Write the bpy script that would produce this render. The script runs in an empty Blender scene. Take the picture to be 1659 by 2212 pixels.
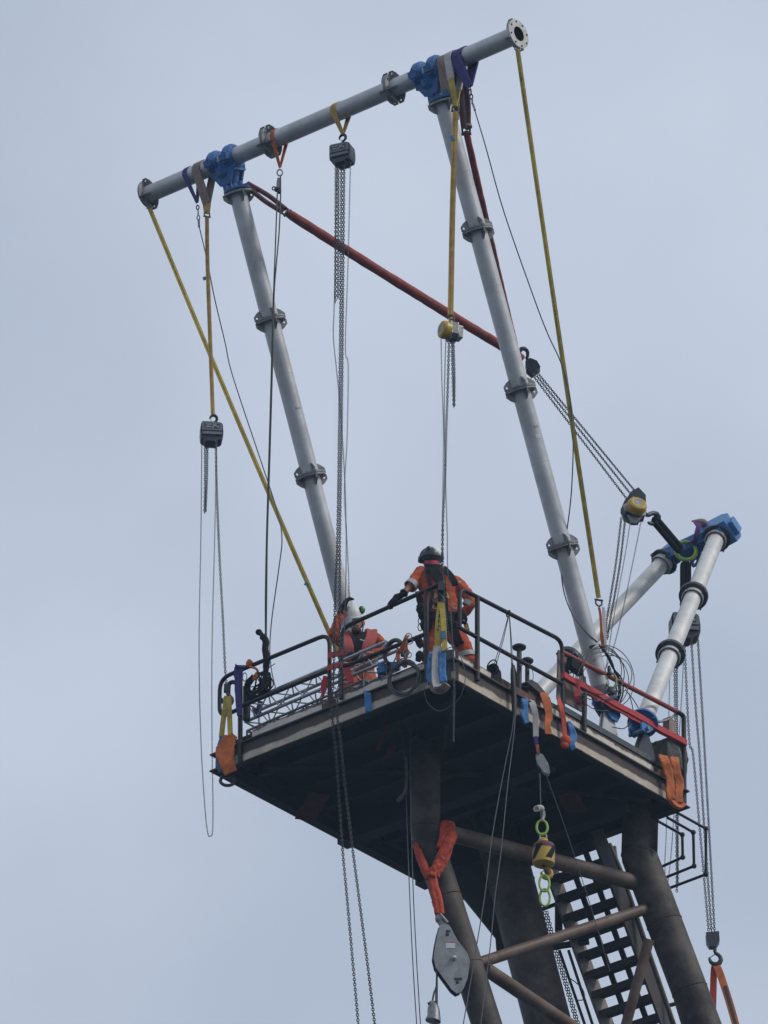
import bpy, math, random
from mathutils import Vector as V, Matrix

rnd = random.Random(11)
S = bpy.context.scene
COL = S.collection

# ------------------------------------------------------------------ camera
FOCAL = 11550.0                      # focal length in pixels of a 1659 x 2212 view of the photograph
ELEV = math.radians(30.0)
FWD = V((0, math.cos(ELEV), math.sin(ELEV)))
UPV = V((0, -math.sin(ELEV), math.cos(ELEV)))
RGT = V((1, 0, 0))
CAM = V((0, 0, 42.5)) - FWD * 75.0
cam_data = bpy.data.cameras.new('camera')
cam = bpy.data.objects.new('camera', cam_data)
COL.objects.link(cam)
cam.location = CAM
cam.rotation_euler = (math.radians(90) + ELEV, 0, 0)
cam_data.sensor_fit = 'HORIZONTAL'
cam_data.sensor_width = 36.0
cam_data.lens = 36.0 * FOCAL / 1659.0
cam_data.clip_start = 0.5
cam_data.clip_end = 30000.0
S.camera = cam

# ------------------------------------------------------------------ sky and sun
SKYLOC = (8.7, 4.1, 2.5)
SUN_EL, SUN_AZ = math.radians(43), math.radians(112)      # azimuth clockwise from +Y (north)
world = bpy.data.worlds.new('World')
S.world = world
world.use_nodes = True
wn, wl = world.node_tree.nodes, world.node_tree.links
wn.clear()
w_out = wn.new('ShaderNodeOutputWorld')
w_bg = wn.new('ShaderNodeBackground')
w_sky = wn.new('ShaderNodeTexSky')
w_sky.sky_type = 'NISHITA'
w_sky.sun_disc = False
w_sky.sun_elevation = SUN_EL
w_sky.sun_rotation = SUN_AZ
w_sky.dust_density = 4.0
w_sky.air_density = 1.0
w_tc = wn.new('ShaderNodeTexCoord')
w_n = wn.new('ShaderNodeTexNoise')
w_n.inputs['Scale'].default_value = 7.0
w_n.inputs['Detail'].default_value = 4.0
w_n.inputs['Roughness'].default_value = 0.45
w_r = wn.new('ShaderNodeValToRGB')
w_r.color_ramp.elements[0].position = 0.36
w_r.color_ramp.elements[0].color = (4.6, 5.3, 6.5, 1)
w_r.color_ramp.elements[1].position = 0.66
w_r.color_ramp.elements[1].color = (6.1, 6.8, 8.05, 1)
w_mix = wn.new('ShaderNodeMix')
w_mix.data_type = 'RGBA'
w_mix.inputs[0].default_value = 0.93                    # thin even cloud over almost all of the sky
w_mp = wn.new('ShaderNodeMapping')
w_mp.inputs['Location'].default_value = SKYLOC
wl.new(w_tc.outputs['Generated'], w_mp.inputs['Vector'])
wl.new(w_mp.outputs['Vector'], w_n.inputs['Vector'])
wl.new(w_n.outputs['Fac'], w_r.inputs['Fac'])
wl.new(w_sky.outputs['Color'], w_mix.inputs[6])
wl.new(w_r.outputs['Color'], w_mix.inputs[7])
wl.new(w_mix.outputs[2], w_bg.inputs['Color'])
wl.new(w_bg.outputs['Background'], w_out.inputs['Surface'])
w_bg.inputs['Strength'].default_value = 0.1

sun_d = bpy.data.lights.new('sun', 'SUN')
sun_d.energy = 1.5
sun_d.angle = math.radians(10)
sun_d.color = (1.0, 0.95, 0.87)
sun = bpy.data.objects.new('sun', sun_d)
COL.objects.link(sun)
_sd = V((math.sin(SUN_AZ) * math.cos(SUN_EL), math.cos(SUN_AZ) * math.cos(SUN_EL), math.sin(SUN_EL)))
sun.rotation_euler = (-_sd).to_track_quat('-Z', 'Y').to_euler()
sun.location = (30, -20, 90)

S.view_settings.view_transform = 'Standard'
S.view_settings.look = 'None'
S.view_settings.exposure = 0.0
S.view_settings.gamma = 1.0
S.view_settings.use_curve_mapping = False
S.cycles.filter_width = 1.5
HAZE = 0.0005

# ------------------------------------------------------------------ measuring: photograph -> planes of the place
def ray(px, py):
    return FWD + RGT * ((px - 829.5) / FOCAL) - UPV * ((py - 1106.0) / FOCAL)
def hit(px, py, p0, n):
    d = ray(px, py)
    return CAM + d * ((p0 - CAM).dot(n) / d.dot(n))
N0 = hit(980, 1464, V((0, 0, 0)), V((0, 1, 0)))          # near bottom corner of the platform edge
EL = V((-0.76501, 0.64402, 0)).normalized()              # along the left edge, away from the corner
ER = V((0.64402, 0.76501, 0)).normalized()               # along the right edge
EZ = V((0, 0, 1))
LA, LB = 4.36, 5.16                                      # platform size along EL and ER
def D(a, b, h): return N0 + EL * a + ER * b + EZ * h     # platform coordinates in metres
def B(px, py, b): return hit(px, py, N0 + ER * b, ER)    # on the vertical plane at distance b from the left edge
def A(px, py, a): return hit(px, py, N0 + EL * a, EL)
def Y(px, py, y): return hit(px, py, V((0, y, 0)), V((0, 1, 0)))
def H(px, py, h): return hit(px, py, N0 + EZ * h, EZ)
def crop(ox, oy, k): return lambda x, y: ((ox + x / k) / 1.8517, (oy + y / k) / 1.8517)

# ------------------------------------------------------------------ mesh building
def lerp(a, b, t): return a + (b - a) * t
def smooth(pts, n=6):
    """Catmull-Rom through the points."""
    if len(pts) < 3: return [lerp(pts[0], pts[-1], i / n) for i in range(n + 1)]
    P = [pts[0] * 2 - pts[1]] + list(pts) + [pts[-1] * 2 - pts[-2]]
    out = []
    for i in range(1, len(P) - 2):
        p0, p1, p2, p3 = P[i - 1:i + 3]
        for k in range(n):
            t = k / n
            out.append(0.5 * ((2 * p1) + (p2 - p0) * t + (2 * p0 - 5 * p1 + 4 * p2 - p3) * t * t + (3 * p1 - p0 - 3 * p2 + p3) * t ** 3))
    out.append(P[-2])
    return out
def perp(d):
    d = d.normalized()
    x = d.cross(EZ)
    if x.length < 1e-3: x = d.cross(V((0, 1, 0)))
    return x.normalized()
def frames(pts, ref=None):
    n = len(pts)
    T = []
    for i in range(n):
        d = pts[min(i + 1, n - 1)] - pts[max(i - 1, 0)]
        T.append(d.normalized() if d.length > 1e-9 else (T[-1] if T else EZ.copy()))
    X = []
    x = ref.copy() if ref is not None else perp(T[0])
    for i in range(n):
        x = x - T[i] * x.dot(T[i])
        if x.length < 1e-5: x = perp(T[i])
        x.normalize()
        X.append(x.copy())
    return T, X
class MB:
    def __init__(s): s.v = []; s.f = []; s.sm = []
    def face(s, idx, smooth=False): s.f.append(tuple(idx)); s.sm.append(smooth)
    def tube(s, pts, r, seg=10, cap=True, closed=False):
        n = len(pts)
        R = list(r) if isinstance(r, (list, tuple)) else [r] * n
        T, X = frames(pts)
        if closed:
            for i in range(n): T[i] = (pts[(i + 1) % n] - pts[i - 1]).normalized()
            nrm = V((0, 0, 0))
            for i in range(n): nrm += (pts[i] - pts[0]).cross(pts[(i + 1) % n] - pts[0])
            nrm.normalize()
            X = [nrm] * n
        o = len(s.v)
        for i in range(n):
            y = T[i].cross(X[i])
            for k in range(seg):
                a = 2 * math.pi * k / seg
                s.v.append(pts[i] + (X[i] * math.cos(a) + y * math.sin(a)) * R[i])
        for i in range(n if closed else n - 1):
            j = (i + 1) % n
            for k in range(seg):
                k2 = (k + 1) % seg
                s.face((o + i * seg + k, o + i * seg + k2, o + j * seg + k2, o + j * seg + k), True)
        if cap and not closed:
            for i in (0, n - 1):
                c = len(s.v)
                s.v.extend(s.v[o + i * seg:o + i * seg + seg])
                idx = list(range(c, c + seg))
                s.face(idx[::-1] if i == 0 else idx)
        return s
    def box(s, c, x, y, z):
        o = len(s.v)
        for i in (-1, 1):
            for j in (-1, 1):
                for k in (-1, 1): s.v.append(c + x * i + y * j + z * k)
        for q in ((0, 1, 3, 2), (4, 6, 7, 5), (0, 4, 5, 1), (2, 3, 7, 6), (0, 2, 6, 4), (1, 5, 7, 3)):
            s.face([o + t for t in q])
        return s
    def prism(s, outline, o3, ux, uy, n, smooth=False):
        """outline (u, v) extruded from o3 - n to o3 + n."""
        o = len(s.v); m = len(outline)
        for sgn in (-1, 1):
            for (u, v) in outline: s.v.append(o3 + ux * u + uy * v + n * sgn)
        s.face([o + i for i in range(m)][::-1]); s.face([o + m + i for i in range(m)])
        c = len(s.v)
        s.v.extend(s.v[o:o + 2 * m])
        for i in range(m):
            j = (i + 1) % m
            s.face((c + i, c + j, c + m + j, c + m + i), smooth)
        return s
    def plate_hole(s, outer, o3, ux, uy, n, hc, hr, seg=12):
        """plate with an outline and one round hole."""
        o = len(s.v); m = len(outer)
        # walk the outline, seg points, each joined to its bearing on the hole
        pts = []
        for i in range(m):
            p, q = outer[i], outer[(i + 1) % m]
            for k in range(3): pts.append((p[0] + (q[0] - p[0]) * k / 3, p[1] + (q[1] - p[1]) * k / 3))
        L = len(pts)
        for sgn in (-1, 1):
            for (u, v) in pts: s.v.append(o3 + ux * u + uy * v + n * sgn)
            for (u, v) in pts:
                a = math.atan2(v - hc[1], u - hc[0])
                s.v.append(o3 + ux * (hc[0] + hr * math.cos(a)) + uy * (hc[1] + hr * math.sin(a)) + n * sgn)
        for i in range(L):
            j = (i + 1) % L
            s.face((o + i, o + L + i, o + L + j, o + j)); s.face((o + 2 * L + i, o + 2 * L + j, o + 3 * L + j, o + 3 * L + i))
            s.face((o + i, o + j, o + 2 * L + j, o + 2 * L + i)); s.face((o + L + i, o + 3 * L + i, o + 3 * L + j, o + L + j))
        return s
    def ribbon(s, pts, w, t, wref, twist=0.0):
        """flat strap: w wide along wref, t thick."""
        n = len(pts)
        W = list(w) if isinstance(w, (list, tuple)) else [w] * n
        T, X = frames(pts, wref[0] if isinstance(wref, list) else wref)
        o = len(s.v)
        for i in range(n):
            x = X[i]
            ref = wref[i] if isinstance(wref, list) else wref
            x = ref - T[i] * ref.dot(T[i])
            x = x.normalized() if x.length > 1e-4 else X[i]
            if twist: x = Matrix.Rotation(twist * i / max(n - 1, 1), 3, T[i]) @ x
            y = T[i].cross(x)
            hw = W[i] / 2
            for (u, v) in ((-hw, -t / 2), (-hw * .5, -t * .56), (0, -t * .45), (hw * .5, -t * .56), (hw, -t / 2), (hw, -t / 2), (hw, t / 2), (hw, t / 2), (hw * .5, t * .56), (0, t * .45), (-hw * .5, t * .56), (-hw, t / 2), (-hw, t / 2), (-hw, -t / 2)): s.v.append(pts[i] + x * u + y * v)
        for i in range(n - 1):
            for k in (0, 1, 2, 3, 5, 7, 8, 9, 10, 12):
                s.face((o + i * 14 + k, o + i * 14 + k + 1, o + (i + 1) * 14 + k + 1, o + (i + 1) * 14 + k), True)
        for j in (0, n - 1):
            c = len(s.v)
            s.v.extend([s.v[o + j * 14 + k] for k in (0, 2, 4, 6, 9, 11)])
            s.face([c + k for k in range(6)][::-1] if j == 0 else [c + k for k in range(6)])
        return s
    def lathe(s, prof, p0, axis, seg=24, smooth=True):
        """prof: (t, r) along axis from p0."""
        ax = axis.normalized(); x = perp(ax); y = ax.cross(x)
        for i in range(len(prof) - 1):
            o = len(s.v)
            for (t, r) in (prof[i], prof[i + 1]):
                for k in range(seg):
                    a = 2 * math.pi * k / seg
                    s.v.append(p0 + ax * t + (x * math.cos(a) + y * math.sin(a)) * r)
            for k in range(seg):
                k2 = (k + 1) % seg
                s.face((o + k, o + k2, o + seg + k2, o + seg + k), smooth)
        return s
    def torus(s, c, axis, R, r, seg=20, rs=8, sx=1.0, sy=1.0, xdir=None):
        ax = axis.normalized()
        x = xdir.normalized() if xdir is not None else perp(ax)
        y = ax.cross(x)
        pts = [c + x * (R * sx * math.cos(2 * math.pi * k / seg)) + y * (R * sy * math.sin(2 * math.pi * k / seg)) for k in range(seg)]
        return s.tube(pts, r, rs, closed=True)
    def ball(s, c, rx, ry=None, rz=None, seg=12, rings=8, X=None, Yv=None, Z=None, lo=0.0):
        ry = ry or rx; rz = rz or rx
        X = X or V((1, 0, 0)); Yv = Yv or V((0, 1, 0)); Z = Z or EZ
        o = len(s.v)
        for i in range(rings + 1):
            ph = math.pi * (lo + (1 - lo) * i / rings) - math.pi / 2
            for k in range(seg):
                a = 2 * math.pi * k / seg
                s.v.append(c + X * (rx * math.cos(ph) * math.cos(a)) + Yv * (ry * math.cos(ph) * math.sin(a)) + Z * (rz * math.sin(ph)))
        for i in range(rings):
            for k in range(seg):
                k2 = (k + 1) % seg
                s.face((o + i * seg + k, o + i * seg + k2, o + (i + 1) * seg + k2, o + (i + 1) * seg + k), True)
        return s

def make(name, mb, m, parent=None, kind=None, bevel=0.0, label=None):
    me = bpy.data.meshes.new(name)
    me.from_pydata([tuple(v) for v in mb.v], [], mb.f)
    me.polygons.foreach_set('use_smooth', mb.sm)
    me.materials.append(m)
    me.update()
    o = bpy.data.objects.new(name, me)
    COL.objects.link(o)
    if parent is not None:
        o.parent = parent
        o.matrix_parent_inverse = wmat(parent).inverted()
    if kind: o['kind'] = kind
    if label: o['label'] = label
    if bevel:
        bm = o.modifiers.new('bevel', 'BEVEL'); bm.width = bevel; bm.segments = 2; bm.limit_method = 'ANGLE'; bm.angle_limit = math.radians(35)
    return o
def wmat(o): return o.matrix_basis                      # parents are roots, or parts whose points are in world space
def crumple(o, voxel=.013, amount=.03, size=.06):
    """turns a padded strap into creased cloth."""
    r = o.modifiers.new('merge', 'REMESH'); r.mode = 'VOXEL'; r.voxel_size = voxel; r.use_smooth_shade = True
    tx_ = bpy.data.textures.new('creases', 'CLOUDS'); tx_.noise_scale = size; tx_.noise_depth = 2
    d = o.modifiers.new('creases', 'DISPLACE'); d.texture = tx_; d.strength = amount; d.mid_level = .5; d.texture_coords = 'LOCAL'
    return o
def tag(o, label, cat, group=None):
    o['label'] = label; o['category'] = cat
    if group: o['group'] = group
    return o
def thing(name, label, cat, loc, group=None):
    o = bpy.data.objects.new(name, None)
    o.empty_display_size = 0.1
    COL.objects.link(o)
    o.location = loc
    return tag(o, label, cat, group)

# ------------------------------------------------------------------ materials
def mat(name, c, rough=0.6, metal=0.0, var=0.18, scale=6.0, dirt=None, dirt_amt=0.0, dirt_scale=3.0, dirt_edge=0.08, bump=0.0, bump_scale=60.0, stretch=None, spec=0.5):
    m = bpy.data.materials.new(name)
    m.use_nodes = True
    nt = m.node_tree; N, Lk = nt.nodes, nt.links
    bs = N['Principled BSDF']
    tc = N.new('ShaderNodeTexCoord')
    src = tc.outputs['Object']
    if stretch:
        mp = N.new('ShaderNodeMapping'); mp.inputs['Scale'].default_value = stretch
        Lk.new(src, mp.inputs['Vector']); src = mp.outputs['Vector']
    n1 = N.new('ShaderNodeTexNoise'); n1.inputs['Scale'].default_value = scale; n1.inputs['Detail'].default_value = 6; n1.inputs['Roughness'].default_value = 0.6
    Lk.new(src, n1.inputs['Vector'])
    r1 = N.new('ShaderNodeValToRGB')
    e = r1.color_ramp.elements
    e[0].position, e[1].position = 0.28, 0.72
    e[0].color = tuple(x * (1 - var) for x in c) + (1,)
    e[1].color = tuple(min(1, x * (1 + var)) for x in c) + (1,)
    Lk.new(n1.outputs['Fac'], r1.inputs['Fac'])
    col = r1.outputs['Color']
    rgh = None
    if dirt is not None:
        n2 = N.new('ShaderNodeTexNoise'); n2.inputs['Scale'].default_value = dirt_scale; n2.inputs['Detail'].default_value = 9; n2.inputs['Roughness'].default_value = 0.68
        Lk.new(src, n2.inputs['Vector'])
        r2 = N.new('ShaderNodeValToRGB')
        p = 1.0 - dirt_amt
        p = 0.3 + 0.4 * p
        r2.color_ramp.elements[0].position = max(0, p - dirt_edge); r2.color_ramp.elements[1].position = min(1, p + dirt_edge)
        Lk.new(n2.outputs['Fac'], r2.inputs['Fac'])
        mx = N.new('ShaderNodeMix'); mx.data_type = 'RGBA'
        Lk.new(r2.outputs['Color'], mx.inputs[0]); Lk.new(col, mx.inputs[6]); mx.inputs[7].default_value = tuple(dirt) + (1,)
        col = mx.outputs[2]
        if metal > 0:
            inv = N.new('ShaderNodeMath'); inv.operation = 'MULTIPLY_ADD'
            Lk.new(r2.outputs['Color'], inv.inputs[0]); inv.inputs[1].default_value = -metal * .8; inv.inputs[2].default_value = metal
            Lk.new(inv.outputs[0], bs.inputs['Metallic'])
    Lk.new(col, bs.inputs['Base Color'])
    rr = N.new('ShaderNodeMapRange'); rr.inputs['To Min'].default_value = max(0.05, rough - 0.1); rr.inputs['To Max'].default_value = min(1, rough + 0.1)
    Lk.new(n1.outputs['Fac'], rr.inputs['Value']); Lk.new(rr.outputs['Result'], bs.inputs['Roughness'])
    if not (dirt is not None and metal > 0): bs.inputs['Metallic'].default_value = metal
    bs.inputs['Specular IOR Level'].default_value = spec
    if bump:
        n3 = N.new('ShaderNodeTexNoise'); n3.inputs['Scale'].default_value = bump_scale; n3.inputs['Detail'].default_value = 4
        Lk.new(src, n3.inputs['Vector'])
        bp = N.new('ShaderNodeBump'); bp.inputs['Strength'].default_value = bump; bp.inputs['Distance'].default_value = 0.01
        Lk.new(n3.outputs['Fac'], bp.inputs['Height']); Lk.new(bp.outputs['Normal'], bs.inputs['Normal'])
    return m
M = {}
M['sea'] = mat('sea', (.02, .034, .045), .18, 0, .2, .05, bump=1.0, bump_scale=.25)
M['galv'] = mat('galvanised_steel', (.54, .545, .55), .46, .3, .12, 2.2, (.36, .355, .35), .34, 1.6, .16, bump=.05, bump_scale=90)
M['alu'] = mat('bare_aluminium', (.66, .655, .635), .55, .3, .10, 3.0, (.38, .38, .37), .25, 2.2, .2, bump=.05, bump_scale=80)
M['flange'] = mat('flange_steel', (.30, .30, .30), .5, .4, .25, 14, (.16, .15, .14), .4, 8, .15)
M['flange_face'] = mat('machined_flange', (.55, .54, .50), .5, .25, .12, 12, (.35, .33, .28), .3, 9, .15)
M['blue'] = mat('blue_paint', (.018, .125, .36), .42, 0, .15, 8, (.03, .05, .10), .25, 6, .1, bump=.1, bump_scale=40)
M['soot'] = mat('sooty_steel', (.035, .034, .036), .62, 0, .35, 3, (.075, .04, .026), .30, 2.0, .15, bump=.2, bump_scale=30)
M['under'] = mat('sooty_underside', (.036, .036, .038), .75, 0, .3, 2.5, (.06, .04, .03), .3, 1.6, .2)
M['tower'] = mat('weathered_tower_paint', (.135, .110, .090), .62, 0, .45, 1.4, (.028, .021, .018), .62, 1.0, .13, bump=.2, bump_scale=25, spec=.3)
M['brace'] = mat('weathered_brace_paint', (.16, .12, .09), .6, 0, .35, 3, (.085, .036, .020), .45, 2.2, .16, bump=.15, bump_scale=25)
M['rust'] = mat('rusty_plate', (.14, .062, .038), .8, 0, .35, 8, (.05, .034, .03), .45, 5, .12, bump=.3, bump_scale=50)
M['rail'] = mat('sooty_rail', (.016, .015, .018), .5, 0, .3, 5, (.075, .026, .016), .32, 2.6, .05, bump=.1, bump_scale=50, spec=.3)
M['redrail'] = mat('red_rail_paint', (.33, .05, .042), .55, 0, .22, 5, (.16, .035, .03), .35, 4, .1)
M['redpad'] = mat('red_webbing', (.46, .03, .035), .7, 0, .2, 10, (.30, .03, .035), .3, 7, .12)
M['yellow'] = mat('yellow_webbing', (.56, .43, .07), .8, 0, .2, 9, (.28, .20, .06), .35, 5, .2, bump=.3, bump_scale=200)
M['ochre'] = mat('ochre_webbing', (.52, .32, .07), .8, 0, .2, 9, (.26, .16, .07), .35, 5, .2, bump=.3, bump_scale=200)
M['orange'] = mat('orange_webbing', (.60, .15, .025), .8, 0, .2, 7, (.30, .08, .03), .45, 5, .2, bump=.3, bump_scale=120)
M['redorange'] = mat('red_orange_webbing', (.56, .07, .025), .8, 0, .2, 8, (.33, .045, .03), .35, 5, .2, bump=.3, bump_scale=120)
M['purple'] = mat('purple_webbing', (.05, .035, .16), .8, 0, .25, 9, bump=.3, bump_scale=150)
M['violet'] = mat('violet_webbing', (.17, .06, .25), .8, 0, .25, 9)
M['brownpad'] = mat('brown_wear_pad', (.27, .205, .175), .85, 0, .18, 8, (.16, .11, .09), .3, 5, .2, bump=.2, bump_scale=120)
M['whitepad'] = mat('white_wear_sleeve', (.52, .50, .48), .85, 0, .15, 8, (.36, .32, .29), .35, 6, .2, bump=.2, bump_scale=120)
M['bluepad'] = mat('blue_wear_sleeve', (.055, .20, .46), .8, 0, .2, 9, (.035, .11, .26), .35, 7, .15, bump=.3, bump_scale=90)
M['sleeve'] = mat('red_sling_sleeve', (.32, .062, .048), .8, 0, .28, 12, (.17, .035, .03), .35, 7, .15, bump=.8, bump_scale=26)
M['sleevedark'] = mat('dark_red_sling', (.13, .05, .055), .8, 0, .25, 12)
M['black'] = mat('black_cloth', (.014, .014, .017), .85, 0, .3, 14, spec=.2)
M['rubber'] = mat('black_rubber', (.013, .013, .015), .55, 0, .2, 10)
M['chain'] = mat('chain_steel', (.045, .044, .046), .45, .3, .2, 40)
M['brightchain'] = mat('bright_chain_steel', (.085, .088, .092), .42, .4, .2, 40)
M['wire'] = mat('wire_rope', (.10, .105, .12), .55, .4, .2, 60)
M['rope'] = mat('grey_rope', (.085, .085, .085), .85, 0, .25, 50)
M['steel'] = mat('dull_steel', (.27, .275, .28), .45, .6, .2, 20, (.14, .13, .12), .3, 12, .15)
M['dark'] = mat('dark_steel', (.04, .042, .05), .5, .3, .25, 12)
M['hoistgrey'] = mat('grey_hoist_cover', (.17, .185, .215), .45, 0, .1, 14, (.10, .105, .12), .3, 8, .2)
M['hoistblack'] = mat('black_hoist_body', (.035, .038, .05), .45, 0, .2, 14)
M['hoistyellow'] = mat('yellow_hoist_cover', (.48, .30, .03), .4, 0, .1, 12, (.33, .22, .05), .25, 9, .15)
M['white'] = mat('white_paint', (.72, .72, .70), .5, 0, .06, 10)
M['print'] = mat('pale_print', (.66, .67, .68), .6, 0, .05, 10)
M['inkprint'] = mat('black_print', (.05, .045, .035), .8, 0, .2, 20)
M['lime'] = mat('lime_paint', (.30, .48, .07), .45, 0, .12, 14, (.20, .33, .07), .25, 9, .15)
M['limedull'] = mat('worn_lime_paint', (.20, .25, .07), .5, 0, .2, 14)
M['board'] = mat('brown_board', (.20, .155, .135), .85, 0, .2, 7, (.12, .09, .08), .35, 5, .2)
M['overall'] = mat('orange_coverall', (.52, .085, .022), .85, 0, .16, 7, (.30, .055, .025), .34, 6, .2, bump=.5, bump_scale=34)
M['reflect'] = mat('grey_reflective_band', (.36, .37, .39), .5, 0, .1, 14)
M['skin'] = mat('skin', (.30, .15, .10), .55, 0, .1, 14)
M['beard'] = mat('brown_beard', (.07, .04, .025), .8, 0, .25, 30)
M['navy'] = mat('navy_helmet', (.03, .034, .05), .4, 0, .15, 10)
M['lifevest'] = mat('faded_red_vest', (.42, .085, .07), .75, 0, .15, 9, (.28, .06, .055), .3, 7, .2)
M['pinkred'] = mat('crimson_strap', (.40, .03, .07), .75, 0, .15, 9)
M['green'] = mat('green_plastic', (.06, .35, .08), .45, 0, .1, 10)
M['darkred'] = mat('dark_red_webbing', (.11, .026, .016), .85, 0, .3, 8)  # darker red than the other webbing, used for straps on the underside
M['stringer'] = mat('lit_weathered_stringer', (.26, .225, .19), .6, 0, .3, 4, (.09, .05, .035), .42, 3, .12)  # paler than the braces, the light on its inner face put into the colour
M['pinstripe'] = mat('truss_aluminium', (.50, .52, .55), .36, .7, .12, 6, (.30, .31, .32), .25, 5, .2)
M['tarp'] = mat('dark_tarpaulin', (.05, .05, .047), .75, 0, .3, 8, bump=.6, bump_scale=14)

def worn(name, c, rustc, z0, z1, amt, edge=.05, nscale=3.0, prof=((0, .60), (.15, .40), (.62, .42), (.85, .55), (1, .75))):
    """painted strip whose paint has flaked to rust in ragged patches, most along its borders (z0..z1 = its height range)."""
    m = mat(name, c, .6, 0, .1, 5, (c[0] * .72, c[1] * .64, c[2] * .55), .35, 4, .2)
    nt = m.node_tree; N, Lk = nt.nodes, nt.links
    bs = N['Principled BSDF']
    src = bs.inputs['Base Color'].links[0].from_socket
    tc = N.new('ShaderNodeTexCoord')
    sep = N.new('ShaderNodeSeparateXYZ'); Lk.new(tc.outputs['Object'], sep.inputs[0])
    mr = N.new('ShaderNodeMapRange'); mr.inputs['From Min'].default_value = z0; mr.inputs['From Max'].default_value = z1
    Lk.new(sep.outputs['Z'], mr.inputs['Value'])
    cr = N.new('ShaderNodeValToRGB'); ce = cr.color_ramp.elements
    ce[0].position = prof[0][0]; ce[0].color = (prof[0][1],) * 3 + (1,); ce[1].position = prof[-1][0]; ce[1].color = (prof[-1][1],) * 3 + (1,)
    for (p, q) in prof[1:-1]:
        k = ce.new(p); k.color = (q, q, q, 1)
    Lk.new(mr.outputs['Result'], cr.inputs['Fac'])
    n = N.new('ShaderNodeTexNoise'); n.inputs['Scale'].default_value = nscale; n.inputs['Detail'].default_value = 10; n.inputs['Roughness'].default_value = .62
    Lk.new(tc.outputs['Object'], n.inputs['Vector'])
    ad = N.new('ShaderNodeMath'); ad.operation = 'ADD'
    Lk.new(cr.outputs['Color'], ad.inputs[0]); Lk.new(n.outputs['Fac'], ad.inputs[1])
    st = N.new('ShaderNodeMapRange'); st.interpolation_type = 'SMOOTHSTEP'
    st.inputs['From Min'].default_value = 1.12 - amt - edge; st.inputs['From Max'].default_value = 1.12 - amt + edge
    Lk.new(ad.outputs[0], st.inputs['Value'])
    n2 = N.new('ShaderNodeTexNoise'); n2.inputs['Scale'].default_value = 5; n2.inputs['Detail'].default_value = 6
    Lk.new(tc.outputs['Object'], n2.inputs['Vector'])
    rc = N.new('ShaderNodeValToRGB'); re = rc.color_ramp.elements
    re[0].position = .35; re[0].color = (.022, .018, .018, 1); re[1].position = .65; re[1].color = rustc + (1,)
    Lk.new(n2.outputs['Fac'], rc.inputs['Fac'])
    mx = N.new('ShaderNodeMix'); mx.data_type = 'RGBA'
    Lk.new(st.outputs['Result'], mx.inputs[0]); Lk.new(src, mx.inputs[6]); Lk.new(rc.outputs['Color'], mx.inputs[7])
    Lk.new(mx.outputs[2], bs.inputs['Base Color'])
    return m
M['toe'] = worn('flaking_white_toe_plate', (.64, .60, .54), (.12, .055, .035), N0.z + .27, N0.z + .45, .03)
M['beamface'] = worn('rust_streaked_white_beam', (.52, .45, .36), (.065, .030, .018), N0.z, N0.z + .28, .06, .14, 2.2, ((0, .46), (.10, .32), (.30, .40), (.46, .74), (1, 1.0)))
# ================================================================== SETTING
mb = MB()
s = 2500.0
mb.v = [V((-s, -s, 0)), V((s, -s, 0)), V((s, s, 0)), V((-s, s, 0))]; mb.face((0, 1, 2, 3))
make('sea', mb, M['sea'], kind='structure')
# damp sea air round the camera and everything built
hz_m = bpy.data.materials.new('haze'); hz_m.use_nodes = True
hn_ = hz_m.node_tree.nodes; hn_.clear()
ho = hn_.new('ShaderNodeOutputMaterial'); hv_ = hn_.new('ShaderNodeVolumePrincipled')
hv_.inputs['Color'].default_value = (.55, .76, 1.0, 1); hv_.inputs['Density'].default_value = HAZE
hv_.inputs['Anisotropy'].default_value = .2
hz_m.node_tree.links.new(hv_.outputs['Volume'], ho.inputs['Volume'])
make('haze', MB().box(V((0, 0, 29)), V((2600, 0, 0)), V((0, 2600, 0)), V((0, 0, 30))), hz_m, kind='stuff')

# ================================================================== TOWER
def ext(p, q, z):                                   # from p through q down to height z
    d = q - p
    return p + d * ((z - p.z) / d.z)
tower = thing('steel_tower', 'weathered three legged tubular steel tower carrying the platform', 'tower', D(2, 3, -40.0 + .2))
yA, yB, yC = D(1.86, 1.62, 0).y, D(2.3, 3.9, 0).y + .5, D(.9, 5.3, 0).y - .2
legs = []
for (top, knee, low, y, r) in (((918, 1600), (919, 1795), (1051, 2212), yA, .212),
                               ((1050, 1700), (1068, 1765), (1184, 2212), yB, .34),
                               ((1384, 1735), (1381, 1850), (1517, 2212), yC, .262)):
    p0, p1 = Y(top[0], top[1], y), Y(knee[0], knee[1], y)
    p2 = ext(p1, Y(low[0], low[1], y + .25), 0.2)
    mid = lerp(p1, p2, .02)
    path = [p0, lerp(p0, p1, .97), p1, lerp(p1, p2, .004), lerp(p1, p2, .06), p2]
    leg = make('leg', MB().tube(path, r, 28), M['tower'], tower)
    legs.append((p1, p2, r, y))
    w = MB()
    for t in (.0, .026, .052, .09):
        c = lerp(p1, p2, t) if t else lerp(p0, p1, .98)
        ax = (p2 - p1) if t else (p1 - p0)
        w.lathe([(-.012, r), (0, r + .009), (.012, r)], c, ax, 28)
    make('weld_seams', w, M['tower'], leg, kind='stuff')
def brace(p, q, r):
    make('brace', MB().tube([p, lerp(p, q, .5), q], r, 20), M['brace'], tower)
brace(Y(960, 1797, yA + .2), Y(1396, 1913, yC + .08), .118)
brace(Y(1035, 2080, yA + .3), Y(1418, 1956, yC + .08), .083)
brace(Y(1048, 2092, yA + .3), Y(1290, 2255, yB - .45), .10)
brace(Y(1402, 2030, yC - .3), Y(1345, 2240, yC + .1), .075)
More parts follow.
